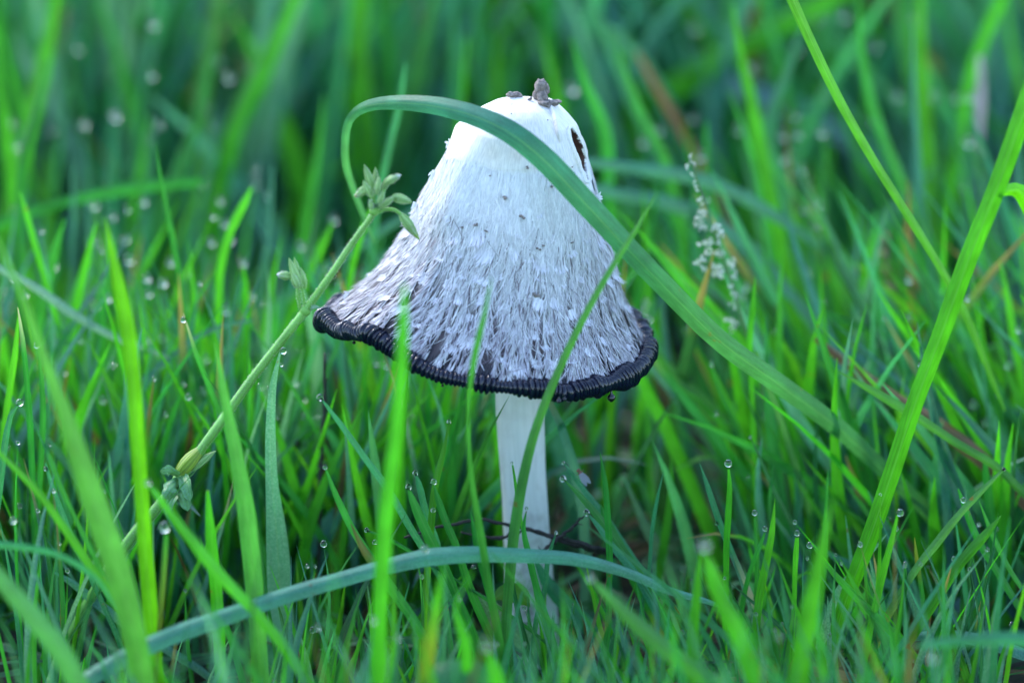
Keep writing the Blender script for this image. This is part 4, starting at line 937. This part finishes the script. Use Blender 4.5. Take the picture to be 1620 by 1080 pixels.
while nbk < 8800:
    y = .012 + 1.25 * r.random() ** 1.55
    if .10 < y < .25 and r.random() < .85: continue
    half = (y + .57) * .185 + .07
    x = r.uniform(-half, half)
    if y < .10 and .004 < x < .055 and r.random() < .62 + .3 * (y < .05): continue
    if y < .05 and x > .03 and r.random() < .5: continue
    if y < .06 and x < -.02 and r.random() < .25: continue
    if y < .03 and abs(x) < .012: continue
    right = np.clip((x - .01) / .04, 0, 1)
    h = np.interp(y, [.0, .05, .12, .3, 1.2], [.062, .083, .115, .15, .16]) * r.uniform(.55, 1.18)
    if y < .05: h = min(h, .085 + .02 * r.random())
    lean = (r.normal(.10, .22) * (1 - right) + r.normal(-.28, .24) * right, r.normal(0, .14))
    gc = gcol(r)
    if y < .2 and r.random() < .25: gc = np.array(G['g']) * r.uniform(.8, 1.15)
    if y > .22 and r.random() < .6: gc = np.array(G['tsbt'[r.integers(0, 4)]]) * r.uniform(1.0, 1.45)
    w = np.interp(y, [0, .1, .2, 1], [.0019, .0025, .0042, .005]) * r.uniform(.5, 1.7)
    if y < .22:
        tx, ty = proj(np.array([x + lean[0] * h * .6, y, h])); lim = np.interp(tx, [0, 500, 900, 1100, 1620], [330, 330, 290, 200, 190]) + abs(r.normal(0, 110))
        if ty < lim: h *= max(.35, 1 - (lim - ty) / 700)
        if ty < lim and r.random() < .5: continue
    tuft_leaf(mbk, r, x - lean[0] * h * .4, y, h, lean, w, gc, curl=(r.uniform(.2, .7) if r.random() < .22 else 0)); nbk += 1
    if y < .09 and r.random() < (.12 if x < 0 else .05):
        pt = mbk.v[-1][-2]; tx, ty = proj(pt)
        if 0 < tx < 1620 and 250 < ty < 1000 and not 520 < tx < 1020:
            s = r.uniform(3.0, 5.5) * .000133; o = bpy.data.objects.new('dewdrop', DROP); C.objects.link(o); o.location = Vector(pt); o.scale = (s, s, s * 1.05)
            tag(o, 'tiny dewdrop on grass ' + where(tx, ty), 'dewdrop', 'tiny dewdrops on the grass behind')
for (pt, lft) in SUP:
    lean = r.normal(.05 if lft else -.2, .12); h = pt[2]
    u = np.linspace(0, 1, 8)[:, None]; base = np.array([pt[0] - lean * h, pt[1] + r.normal(0, .006), -.002]); mid = np.array([r.normal(0, .05) * h, 0, 0])
    pts = base + (pt - base) * u + mid * (u * (1 - u) * 4)
    c = gcol(r); ribbon(mbk, pts, r.uniform(.0012, .0024) * SEGW, c, fold=.2, ncol=3, sidevec=(1, r.uniform(-.4, .4), 0))
# sparse outer grass so that the lawn goes on beyond the view
for k in range(9000):
    a_, d_ = r.uniform(0, 2 * pi), sqrt(r.uniform(.25, 6.5)); x, y = d_ * cos(a_), d_ * sin(a_)
    if -.76 < y < -.1 and abs(x) < .4: continue
    if -.02 < y < 1.2 and abs(x) < (y + .57) * .185 + .03: continue
    tuft_leaf(mbk, r, x, y, r.uniform(.08, .17), (r.normal(0, .2), r.normal(0, .2)), r.uniform(.003, .007), gcol(r), curl=r.uniform(0, .4))
tag(mbk.build('grass', M_GRASS), 'dense green grass filling the ground behind and around the mushroom', 'grass', kind='stuff')

# thatch: short dead and low leaves near the soil
mbt = MB()
for k in range(2600):
    y = r.uniform(-.14, .45); half = (y + .57) * .185 + .05; x = r.uniform(-half, half)
    if abs(x - .005) < .008 and abs(y) < .008: continue
    az = r.uniform(0, 2 * pi); l_ = r.uniform(.015, .05); u = np.linspace(0, 1, 6)[:, None]
    base = np.array([x, y, r.uniform(0, .012)]); pts = base + np.array([cos(az), sin(az), r.uniform(-.1, .45)]) * l_ * u + np.array([0, 0, -.3]) * l_ * u * u
    c = np.array(G['d']) * r.uniform(.6, 1.6) if r.random() < .72 else np.array([.13, .09, .045, 0]) * r.uniform(.4, 1.8)
    ribbon(mbt, pts, r.uniform(.001, .0032) * np.array([.5, 1, 1, .9, .6, .1]), c, ncol=3, fold=.2, sidevec=(-sin(az), cos(az), r.normal(0, .4)))
tag(mbt.build('thatch', M_GRASS), 'dark low leaves and dead straw matted on the soil', 'thatch', kind='stuff')

# nearer grass, kept low so that it stays below the cap; the largest are single leaves
mbf = MB(); nf = 0; tries = 0; single = 0
NL = 'slim green blade in the near grass below and beside the mushroom'
while nf < 860 and tries < 30000:
    tries += 1
    y = r.uniform(-.15, .012); half = (y + .57) * .19; x = r.uniform(-half, half)
    lim = np.interp(x, [-.11, -.07, -.035, -.01, .01, .03, .06, .11], [600, 640, 820, 860, 870, 850, 780, 740])
    h = r.uniform(.02, .085) * (1.1 if x < -.03 else .85)
    right = np.clip((x) / .04, 0, 1)
    lean = np.array([r.normal(.02, .2) * (1 - right) + r.normal(-.15, .32) * right, r.normal(0, .1)])
    tip = np.array([x + lean[0] * h, y + lean[1] * h, h]); tx, ty = proj(tip)
    if ty < lim + abs(r.normal(0, 70)) or ty > 1120 or not -60 < tx < 1680: continue
    if y < -.06 and (r.random() < .55 or ty < 850): continue
    if abs(x) < .02 and abs(y) < .01: continue
    if -.092 < x < -.052 and y < -.012 and ty < 960: continue
    w = r.uniform(.0006, .0018); c = gcol(r)
    big = w > .0013 and y > -.075 and single < 110
    tgt = MB() if big else mbf
    tuft_leaf(tgt, r, x, y, h, lean, w, c, bend=r.normal(0, .12, 2))
    if big:
        single += 1; tv = tgt.v[-1][-2]; ex, ey = proj(tv); b0 = Vector((x, y, 0)); tgt.v[-1] = tgt.v[-1] - np.array(b0)
        o = tgt.build('grass_leaf', M_GRASS); o.location = b0
        tag(o, ('broad' if w > .0018 else 'slim') + (' dark' if c[1] < .2 else ' brown' if c[0] > c[1] else ' bluish' if c[2] > .09 else ' green') + ' near blade' + (' leaning left ' if lean[0] < -.18 else ' leaning right ' if lean[0] > .18 else ' ') + where(ex, ey), 'grass leaf', 'single blades of the near grass')
    if r.random() < .16 and y > -.07:
        u = 1.0
        pt = tv if big else mbf.v[-1][-2]; s = r.uniform(2.2, 4.2) * .000133
        o = bpy.data.objects.new('dewdrop', DROP); C.objects.link(o); o.location = Vector(pt); o.scale = (s, s, s)
        tag(o, 'tiny dewdrop on a low leaf tip ' + where(*proj(pt)), 'dewdrop', 'tiny dewdrops on the low near grass')
    nf += 1
for (pt, lft) in SUPN:
    lean = r.normal(.05 if lft else -.15, .2); h = pt[2]
    u = np.linspace(0, 1, 8)[:, None]; base = np.array([pt[0] - lean * h, pt[1] + r.normal(0, .003), -.002]); mid_ = np.array([r.normal(0, .05) * h, 0, 0])
    ribbon(mbf, base + (pt - base) * u + mid_ * (u * (1 - u) * 4), r.uniform(.0008, .0014) * SEGW, gcol(r), fold=.2, ncol=3, sidevec=(1, r.uniform(-.4, .4), 0))
# short turf between the camera and the scene, below the view
for k in range(3200):
    y = r.uniform(-.75, -.10); x = r.uniform(-.4, .4); lim = CZ - (y - CY) * math.tan(radians(25.6)) - .012 if y > CY + .05 else .1
    h = min(r.uniform(.04, .1), lim)
    if h > .012: tuft_leaf(mbf, r, x, y, h, (r.normal(0, .2), r.normal(0, .15)), r.uniform(.0012, .0032), gcol(r))
tag(mbf.build('near_grass', M_GRASS), 'low green grass around the stem and along the bottom', 'grass', kind='stuff')

# ------------------------------------------------------------------ hairy chickweed
def pathpx(rows, n):
    out = []
    for (x, y, Y, d) in rows:
        p_ = P(x, y, Y); out.append(np.r_[p_, d * pxsize(p_) / 2])
    return catmull(out, n)
weed_base = P(120, 960, -.02); weed_base[2] = 0
weed = thing('chickweed', 'hairy pale green weed stem leaning right with two clusters of closed buds', 'weed', weed_base)
GS = (0.22, 0.52, 0.10, .0)
st_ = pathpx([(592, 337, -.022, 9), (560, 381, -.022, 10), (520, 440, -.022, 11.5), (483, 491, -.022, 13), (440, 546, -.022, 13.5), (398, 600, -.022, 14), (350, 667, -.022, 15), (318, 711, -.022, 15),
              (285, 757, -.022, 16), (250, 801, -.022, 16), (215, 841, -.022, 17), (183, 885, -.022, 18), (150, 935, -.02, 18), (110, 1010, -.015, 18)], 110)
st_ = np.vstack([st_, catmull([st_[-1], np.r_[st_[-1, :3] * [1, 1, .4] + [-.006, 0, 0], .0012], np.r_[st_[-1, :2] + [-.009, 0], -.004, .0012]], 12)[1:]])
mb = MB(); tube(mb, st_[:, :3], st_[:, 3], GS, k=12)
# swollen joints
for (x, y, s) in ((483, 491, 9), (592, 334, 8), (283, 760, 11)):
    c0 = P(x, y, -.022); R0 = s * pxsize(c0); v, q_ = uvs(12, 8, lambda a, b: c0 + R0 * np.stack([np.cos(a) * np.sin(b), np.sin(a) * np.sin(b), 1.1 * np.cos(b)], -1)); mb.add(v, q_, col=GS)
under(mb.build('stem', M_STEM), weed)
hb = MB(); rh = np.random.default_rng(3)
def hairs(path, n, L0):
    T = np.gradient(path[:, :3], axis=0); T /= np.linalg.norm(T, axis=1)[:, None]
    for k in range(n):
        i = rh.integers(0, len(path) - 1); f = rh.random(); p_ = path[i] * (1 - f) + path[i + 1] * f
        d = rh.normal(size=3); d -= (d @ T[i]) * T[i]; d /= np.linalg.norm(d); d = d + T[i] * rh.normal(-.1, .25)
        l = L0 * rh.uniform(.5, 1.2); b0 = p_[:3] + d * p_[3] * .9; s = np.cross(d, T[i]); s /= np.linalg.norm(s); w = 3.6e-5
        s2 = np.cross(d, s)
        hb.add([b0 + s * w, b0 - s * w * .5 + s2 * w * .87, b0 - s * w * .5 - s2 * w * .87, b0 + d * l + T[i] * l * .2], tris=[(0, 1, 3), (1, 2, 3), (2, 0, 3)])
hairs(st_[:95], 3600, .00042)
def bud(x0, y0, x1, y1, w, name='bud', col=(0.30, 0.56, 0.14, .0), tipc=None, Y=-.022, Y1=None, label=None):
    a0 = P(x0, y0, Y); a1 = P(x1, y1, Y if Y1 is None else Y1); ax_ = a1 - a0; L_ = np.linalg.norm(ax_); ax_ /= L_
    R0 = w * .88 * pxsize(a0) / 2; mb = MB()
    s = np.cross(ax_, VIEWV); s /= np.linalg.norm(s); t = np.cross(ax_, s)
    u = np.linspace(0, 1, 12); pr = np.sin(np.clip(u * .93 + .07, 0, 1) * pi) ** .75 * (1 - .35 * u)
    na = 25; a = np.arange(na) * 2 * pi / na; rid = 1 - .16 * np.abs(np.cos(2.5 * a)) ** 6
    V_ = a0 + ax_ * (u * L_)[:, None, None] + R0 * pr[:, None, None] * rid[None, :, None] * (s * np.cos(a)[None, :, None] + t * np.sin(a)[None, :, None])
    c = np.tile(np.array(col), (12, na, 1)); edge = (np.abs(np.cos(2.5 * a)) ** 5)[None, :, None]
    c[..., :3] = c[..., :3] * (1 - edge * .8) + np.array([.6, .66, .52]) * edge * .8
    if tipc is not None: k = np.clip((u - .72) / .12, 0, 1)[:, None, None]; c[..., :3] = c[..., :3] * (1 - k) + np.array(tipc) * k
    i = np.arange(11)[:, None] * na; j = np.arange(na)[None, :]; j2 = (j + 1) % na
    mb.add(V_.reshape(-1, 3), np.stack([i + j, i + j2, i + na + j2, i + na + j], -1).reshape(-1, 4), col=c.reshape(-1, 4), uv=np.zeros((12 * na, 2)))
    # separate pointed sepals standing a little off the bud
    for k in range(5):
        aa_ = (k + .5) * 2 * pi / 5; d = s * cos(aa_) + t * sin(aa_); tang = -s * sin(aa_) + t * cos(aa_)
        uu = np.linspace(0, 1, 7); ls = .74 if tipc is not None else 1.06
        pts = a0 + ax_ * (uu * L_ * ls)[:, None] + d * (R0 * 1.04 * np.interp(uu * min(ls, 1), u, pr) + R0 * .03 * uu ** 4)[:, None]
        ribbon(mb, pts, R0 * 1.25 * np.array([.7, 1, 1.05, .95, .7, .4, .05]), tuple(np.array(col) * .7), ncol=3, fold=-.12, sidevec=tang); cc = mb.c[-1] = mb.c[-1].copy(); cc[0::3, :3] = (.42, .66, .26) if col[0] < .305 or w < 25 else (.40, .55, .06); cc[2::3, :3] = cc[0::3, :3]
    o = under(mb.build(name, M_STEM), weed)
    if label: o['label'] = label
    path = np.concatenate([a0 + ax_ * (u * L_)[:, None], (R0 * pr)[:, None]], 1); hairs(path[1:-1], 260, .00038)
def ped(rows):
    mb = MB(); p_ = pathpx([(x, y, -.022, d) for x, y, d in rows], 16); tube(mb, p_[:, :3], p_[:, 3], GS, k=8); under(mb.build('pedicel', M_STEM), weed); hairs(p_, 150, .0003)
def bract(x0, y0, x1, y1, w, dy=-.002):
    a0, a1 = P(x0, y0, -.022), P(x1, y1, -.022 + dy); u = np.linspace(0, 1, 8)[:, None]; mb = MB()
    ribbon(mb, a0 + (a1 - a0) * u + np.array([0, 0, .0004]) * np.sin(u * pi), w * pxsize(a0) * np.array([.5, .9, 1, .95, .8, .6, .35, .05]), (0.19, .34, .14, .3), ncol=3, fold=.25)
    under(mb.build('bract', M_STEM), weed)
ped([(592, 334, 8), (590, 318, 7), (590, 302, 6)]); ped([(592, 334, 8), (600, 318, 6), (608, 300, 5)]); ped([(595, 334, 7), (603, 325, 6), (622, 313, 5)])
ped([(596, 336, 7), (612, 331, 6), (626, 333, 6), (636, 341, 6)]); ped([(588, 308, 5), (580, 300, 5)]); ped([(475, 487, 6), (472, 472, 6), (471, 456, 6)]); ped([(482, 486, 5), (480, 470, 5), (478, 456, 5)]); ped([(470, 455, 5), (460, 440, 5)])
bud(592, 304, 577, 262, 16); bud(595, 302, 594, 266, 12, Y=-.0205); bud(604, 302, 619, 277, 13, Y=-.021); bud(610, 290, 635, 276, 15, tipc=(.7, .75, .7), Y=-.0235, label='bud with white petal tips')
bud(583, 296, 560, 312, 17, tipc=(.45, .38, .2)); bud(588, 312, 575, 286, 13, Y=-.024); bud(600, 322, 606, 302, 13, Y=-.025); bud(600, 328, 624, 312, 15, Y=-.0235); bud(620, 311, 651, 320, 19)
bud(634, 339, 664, 380, 19, tipc=(.32, .55, .03), label='drooping bud opening with a bright yellow green tip'); bud(596, 308, 600, 280, 12, Y=-.025); bud(588, 332, 586, 314, 9, Y=-.024)
bud(476, 457, 458, 410, 17); bud(478, 455, 466, 409, 13, Y=-.0205); bud(481, 457, 476, 425, 16, Y=-.021); bud(472, 455, 462, 432, 14, Y=-.0245); bud(460, 437, 437, 434, 17, tipc=(.75, .78, .74), label='bud showing white petal tips')
bud(280, 752, 324, 704, 30, col=(.31, .46, .04, .05), label='swollen yellow green shoot tip'); bud(300, 744, 340, 714, 16)
bract(485, 490, 507, 487, 9); bract(480, 493, 470, 478, 6, .001); bract(596, 335, 586, 322, 9); bract(594, 333, 603, 320, 9)
for (x0, y0, x1, y1, w, f) in ((283, 752, 252, 742, 16, .2), (285, 762, 258, 786, 24, .3), (286, 765, 296, 806, 22, .35), (290, 752, 300, 790, 20, -.3), (285, 752, 330, 760, 0, 0), (284, 770, 262, 812, 16, -.2)):
    if not w: continue
    a0, a1 = P(x0, y0, -.024), P(x1, y1, -.030); u = np.linspace(0, 1, 12)[:, None]; mb = MB()
    ribbon(mb, a0 + (a1 - a0) * u + np.array([0, -.001, .0008]) * np.sin(u * pi * 1.3), w * pxsize(a0) * np.sin(np.clip(u[:, 0] * .9 + .1, 0, 1) * pi) ** .6 * (1 + .12 * np.sin(u[:, 0] * 17)), (0.12, .34, .06, .25), ncol=5, fold=f, wav=.25)
    under(mb.build('leaf', M_STEM), weed)
under(hb.build('stem_hairs', M_HAIR, kind='stuff'), weed)

# ------------------------------------------------------------------ white flowering seed head
hbase = P(1235, 760, .03); hbase[2] = 0
head = thing('grass_panicle', 'slender flowering grass head with tiny white spikelets right of the mushroom', 'seed head', hbase)
sp_ = pathpx([(1092, 248, .03, 3), (1104, 288, .03, 3.5), (1120, 335, .03, 4), (1138, 390, .03, 5), (1152, 430, .03, 5), (1166, 478, .03, 6), (1182, 530, .03, 6), (1205, 610, .03, 7), (1235, 720, .03, 8), (1255, 830, .03, 8)], 70)
sp_ = np.vstack([sp_, [np.r_[hbase[:2] + [.003, 0], -.003, .0005]]])
mb = MB(); tube(mb, sp_[:, :3], sp_[:, 3], (.14, .30, .08, .1), k=8); under(mb.build('stalk', M_STEM), head)
def spk_mesh(seed):
    r_ = np.random.default_rng(seed); mb = MB()
    for k in range(r_.integers(2, 5)):
        o_ = r_.normal(0, .00032, 3); v, q_ = uvs(7, 5, lambda a, b: o_ + np.stack([np.cos(a) * np.sin(b) * .00023, np.sin(a) * np.sin(b) * .00023, np.cos(b) * .00042], -1)); mb.add(v @ np.array(Quaternion(r_.normal(size=3).tolist(), r_.uniform(0, 1)).to_matrix() if False else Matrix.Rotation(r_.uniform(-.9, .9), 3, 'Y')), q_)
    return mb.mesh('spikelet', M_SEED)
SPK = [spk_mesh(k) for k in range(6)]
def spk(p_):
    o = bpy.data.objects.new('spikelet', SPK[rh.integers(0, 6)]); C.objects.link(o); o.parent = head; s = rh.uniform(.5, 1.1)
    o.location = Vector(p_) - head.location; o.scale = (s, s, s); o.rotation_euler = (rh.uniform(-1, 1), rh.uniform(-1, 1), rh.uniform(0, 6))
for (x, y) in ((1091, 249), (1094, 256), (1090, 262), (1099, 259), (1095, 276), (1099, 287), (1101, 294), (1103, 301), (1108, 316), (1112, 322)): spk(P(x, y, .03))
for (x0, y0, x1, y1, n) in ((1118, 338, 1102, 333, 6), (1122, 346, 1104, 346, 4), (1126, 362, 1138, 352, 5), (1130, 372, 1098, 352, 7), (1134, 380, 1110, 385, 7), (1138, 390, 1140, 360, 6), (1144, 404, 1118, 398, 7), (1146, 412, 1136, 398, 6), (1150, 424, 1098, 412, 9),
                            (1152, 430, 1112, 426, 8), (1154, 434, 1128, 432, 6), (1156, 430, 1160, 410, 6), (1158, 440, 1166, 428, 3), (1168, 470, 1150, 456, 5), (1172, 490, 1148, 476, 4), (1180, 520, 1138, 500, 4), (1176, 505, 1160, 520, 4)):
    a0, a1 = P(x0, y0, .03), P(x1, y1, .03 + rh.uniform(-.004, .004)); mb = MB(); u = np.linspace(0, 1, 5)[:, None]
    tube(mb, a0 + (a1 - a0) * u + np.array([0, 0, .0006]) * np.sin(u * pi), .00010, (.16, .32, .1, .1), k=6); under(mb.build('branchlet', M_STEM), head)
    for k in range(n): f = rh.uniform(.25, 1.05); spk(a0 + (a1 - a0) * f + rh.normal(0, .00035, 3))

# tan seed husk blurred in the right background
hk = thing('seed_husk', 'tan withered seed head blurred between two upright blades at right', 'seed head', P(1410, 560, .1) * [1, 1, 0])
for (x, y, w, h) in ((1402, 378, 12, 18), (1398, 405, 14, 22), (1360, 428, 20, 12), (1345, 430, 12, 10), (1404, 430, 16, 22), (1408, 458, 18, 26), (1370, 452, 18, 14), (1420, 478, 16, 18)):
    c0 = P(x, y, .1); s = pxsize(c0) / 2; v, q_ = uvs(10, 7, lambda a, b: c0 + s * np.stack([w * np.cos(a) * np.sin(b), w * np.sin(a) * np.sin(b), h * np.cos(b)], -1) * (1 + .15 * np.sin(3 * a))[..., None])
    mb = MB(); mb.add(v, q_, col=(.42, .33, .17, 0)); under(mb.build('husk', M_DRY), hk)
mb = MB(); p_ = pathpx([(1401, 372, .1, 4), (1404, 430, .1, 5), (1412, 500, .1, 5), (1420, 620, .1, 6)], 20); p_ = np.vstack([p_, [np.r_[p_[-1, :2] + [.002, 0], -.002, .0005]]]); tube(mb, p_[:, :3], p_[:, 3], (.35, .3, .14, 0), k=8); under(mb.build('stalk', M_DRY), hk)

# ------------------------------------------------------------------ dark twigs before the stem
for l, rows in (('dark thin twig lying across the stem low down', [(640, 850, -.02, 4), (700, 832, -.016, 5), (760, 822, -.012, 5), (815, 832, -.010, 6), (868, 846, -.010, 6), (930, 862, -.012, 7), (990, 882, -.01, 6), (1030, 905, -.006, 3)]),
                ('dark rough twig lying just under the thin one across the stem', [(730, 842, -.014, 3), (790, 850, -.011, 6), (840, 838, -.010, 5), (890, 856, -.011, 7), (950, 872, -.008, 9), (985, 886, -.004, 4)]),
                ('dark blue stained twig leaning up to the right of the stem', [(850, 880, -.012, 4), (875, 858, -.012, 7), (900, 838, -.011, 6), (925, 815, -.01, 2)]),
                ('dark withered grass stalk upright under the left of the rim', [(514, 560, .012, 4), (512, 640, .012, 6), (508, 740, .012, 6), (505, 840, .012, 6), (503, 960, .012, 5), (503, 1090, .012, 4)])):
    p_ = pathpx(rows, 40); rt = np.random.default_rng(len(l)); p_[:, :3] += rt.normal(0, .00012, (40, 3)); p_[:, 3] *= rt.uniform(.7, 1.3, 40); mb = MB(); tube(mb, p_[:, :3], p_[:, 3], k=7)
    for k in range(9):
        i = rt.integers(3, 37); d = rt.normal(size=3) * [1, .4, 1]; d /= np.linalg.norm(d); u = np.linspace(0, 1, 4)[:, None]; tube(mb, p_[i, :3] + d * .0016 * u, np.array([.00016, .00013, .0001, .00004]), k=5)
    tag(mb.build('twig', M_TWIG), l, 'twig')
# green speckled thin weed stalk behind
mb = MB(); p_ = pathpx([(758, 745, .02, 4), (748, 790, .02, 5), (735, 830, .02, 5), (722, 870, .02, 5), (708, 930, .02, 5), (700, 1040, .02, 5)], 20); tube(mb, p_[:, :3], p_[:, 3], (.10, .2, .02, 0), k=7)
for k in range(14):
    i = k + 1; sgn = 1 if k % 2 else -1; u = np.linspace(0, 1, 5)[:, None]; ribbon(mb, p_[i, :3] + np.array([sgn * .0012, 0, .0008]) * u, np.array([.0003, .0007, .0008, .0005, .0001]), (.16, .26, .02, 0), ncol=3)
tag(mb.build('weed_stalk', M_STEM), 'thin beaded green weed stalk just left behind the stem', 'weed')

# ------------------------------------------------------------------ little fly on the tuft
fp = P(921, 752, -.0135); fly = thing('fly', 'tiny orange brown fly with folded clear wings on a blade right of the stem', 'fly', fp)
fa = P(914, 742, -.0135) - P(930, 764, -.0135); fa /= np.linalg.norm(fa); fs = np.cross(fa, VIEWV); fs /= np.linalg.norm(fs); fu = np.cross(fs, fa)
def ell(c0, la, ls, lu, mat, name):
    v, q_ = uvs(16, 10, lambda a, b: c0 + fa * (np.cos(b) * la)[..., None] + fs * (np.cos(a) * np.sin(b) * ls)[..., None] + fu * (np.sin(a) * np.sin(b) * lu)[..., None])
    mb = MB(); mb.add(v, q_); return under(mb.build(name, mat), fly)
ell(fp + fa * .0004, .00085, .0005, .0005, M_FLY, 'thorax'); ell(fp - fa * .0007, .0010, .00048, .00045, M_FLY, 'abdomen'); hd = ell(fp + fa * .0014, .00036, .00045, .0004, M_FLY, 'head')
for sg in (-1, 1):
    mb = MB(); u = np.linspace(0, 1, 9)[:, None]; ribbon(mb, fp + fa * .0006 - fa * .0030 * u + fs * sg * .00035 * (.4 + u) - VIEWV * .0006, .0011 * np.sin(np.clip(u[:, 0] * .85 + .12, 0, 1) * pi) ** .7, (1, 1, 1, 0), ncol=3, fold=.05, sidevec=fs)
    under(mb.build('wing', M_WING), fly)
    for k in range(3):
        b0 = fp + fa * (.0006 - .0005 * k) + fs * sg * .0004; mb = MB()
        tube(mb, np.array([b0, b0 + fs * sg * .0005 + fa * (.0003 - .0004 * k), b0 + fs * sg * .0006 + VIEWV * .0011 + fa * (.0004 - .0006 * k)]), .00005, k=5); under(mb.build('leg', M_FLY), fly)
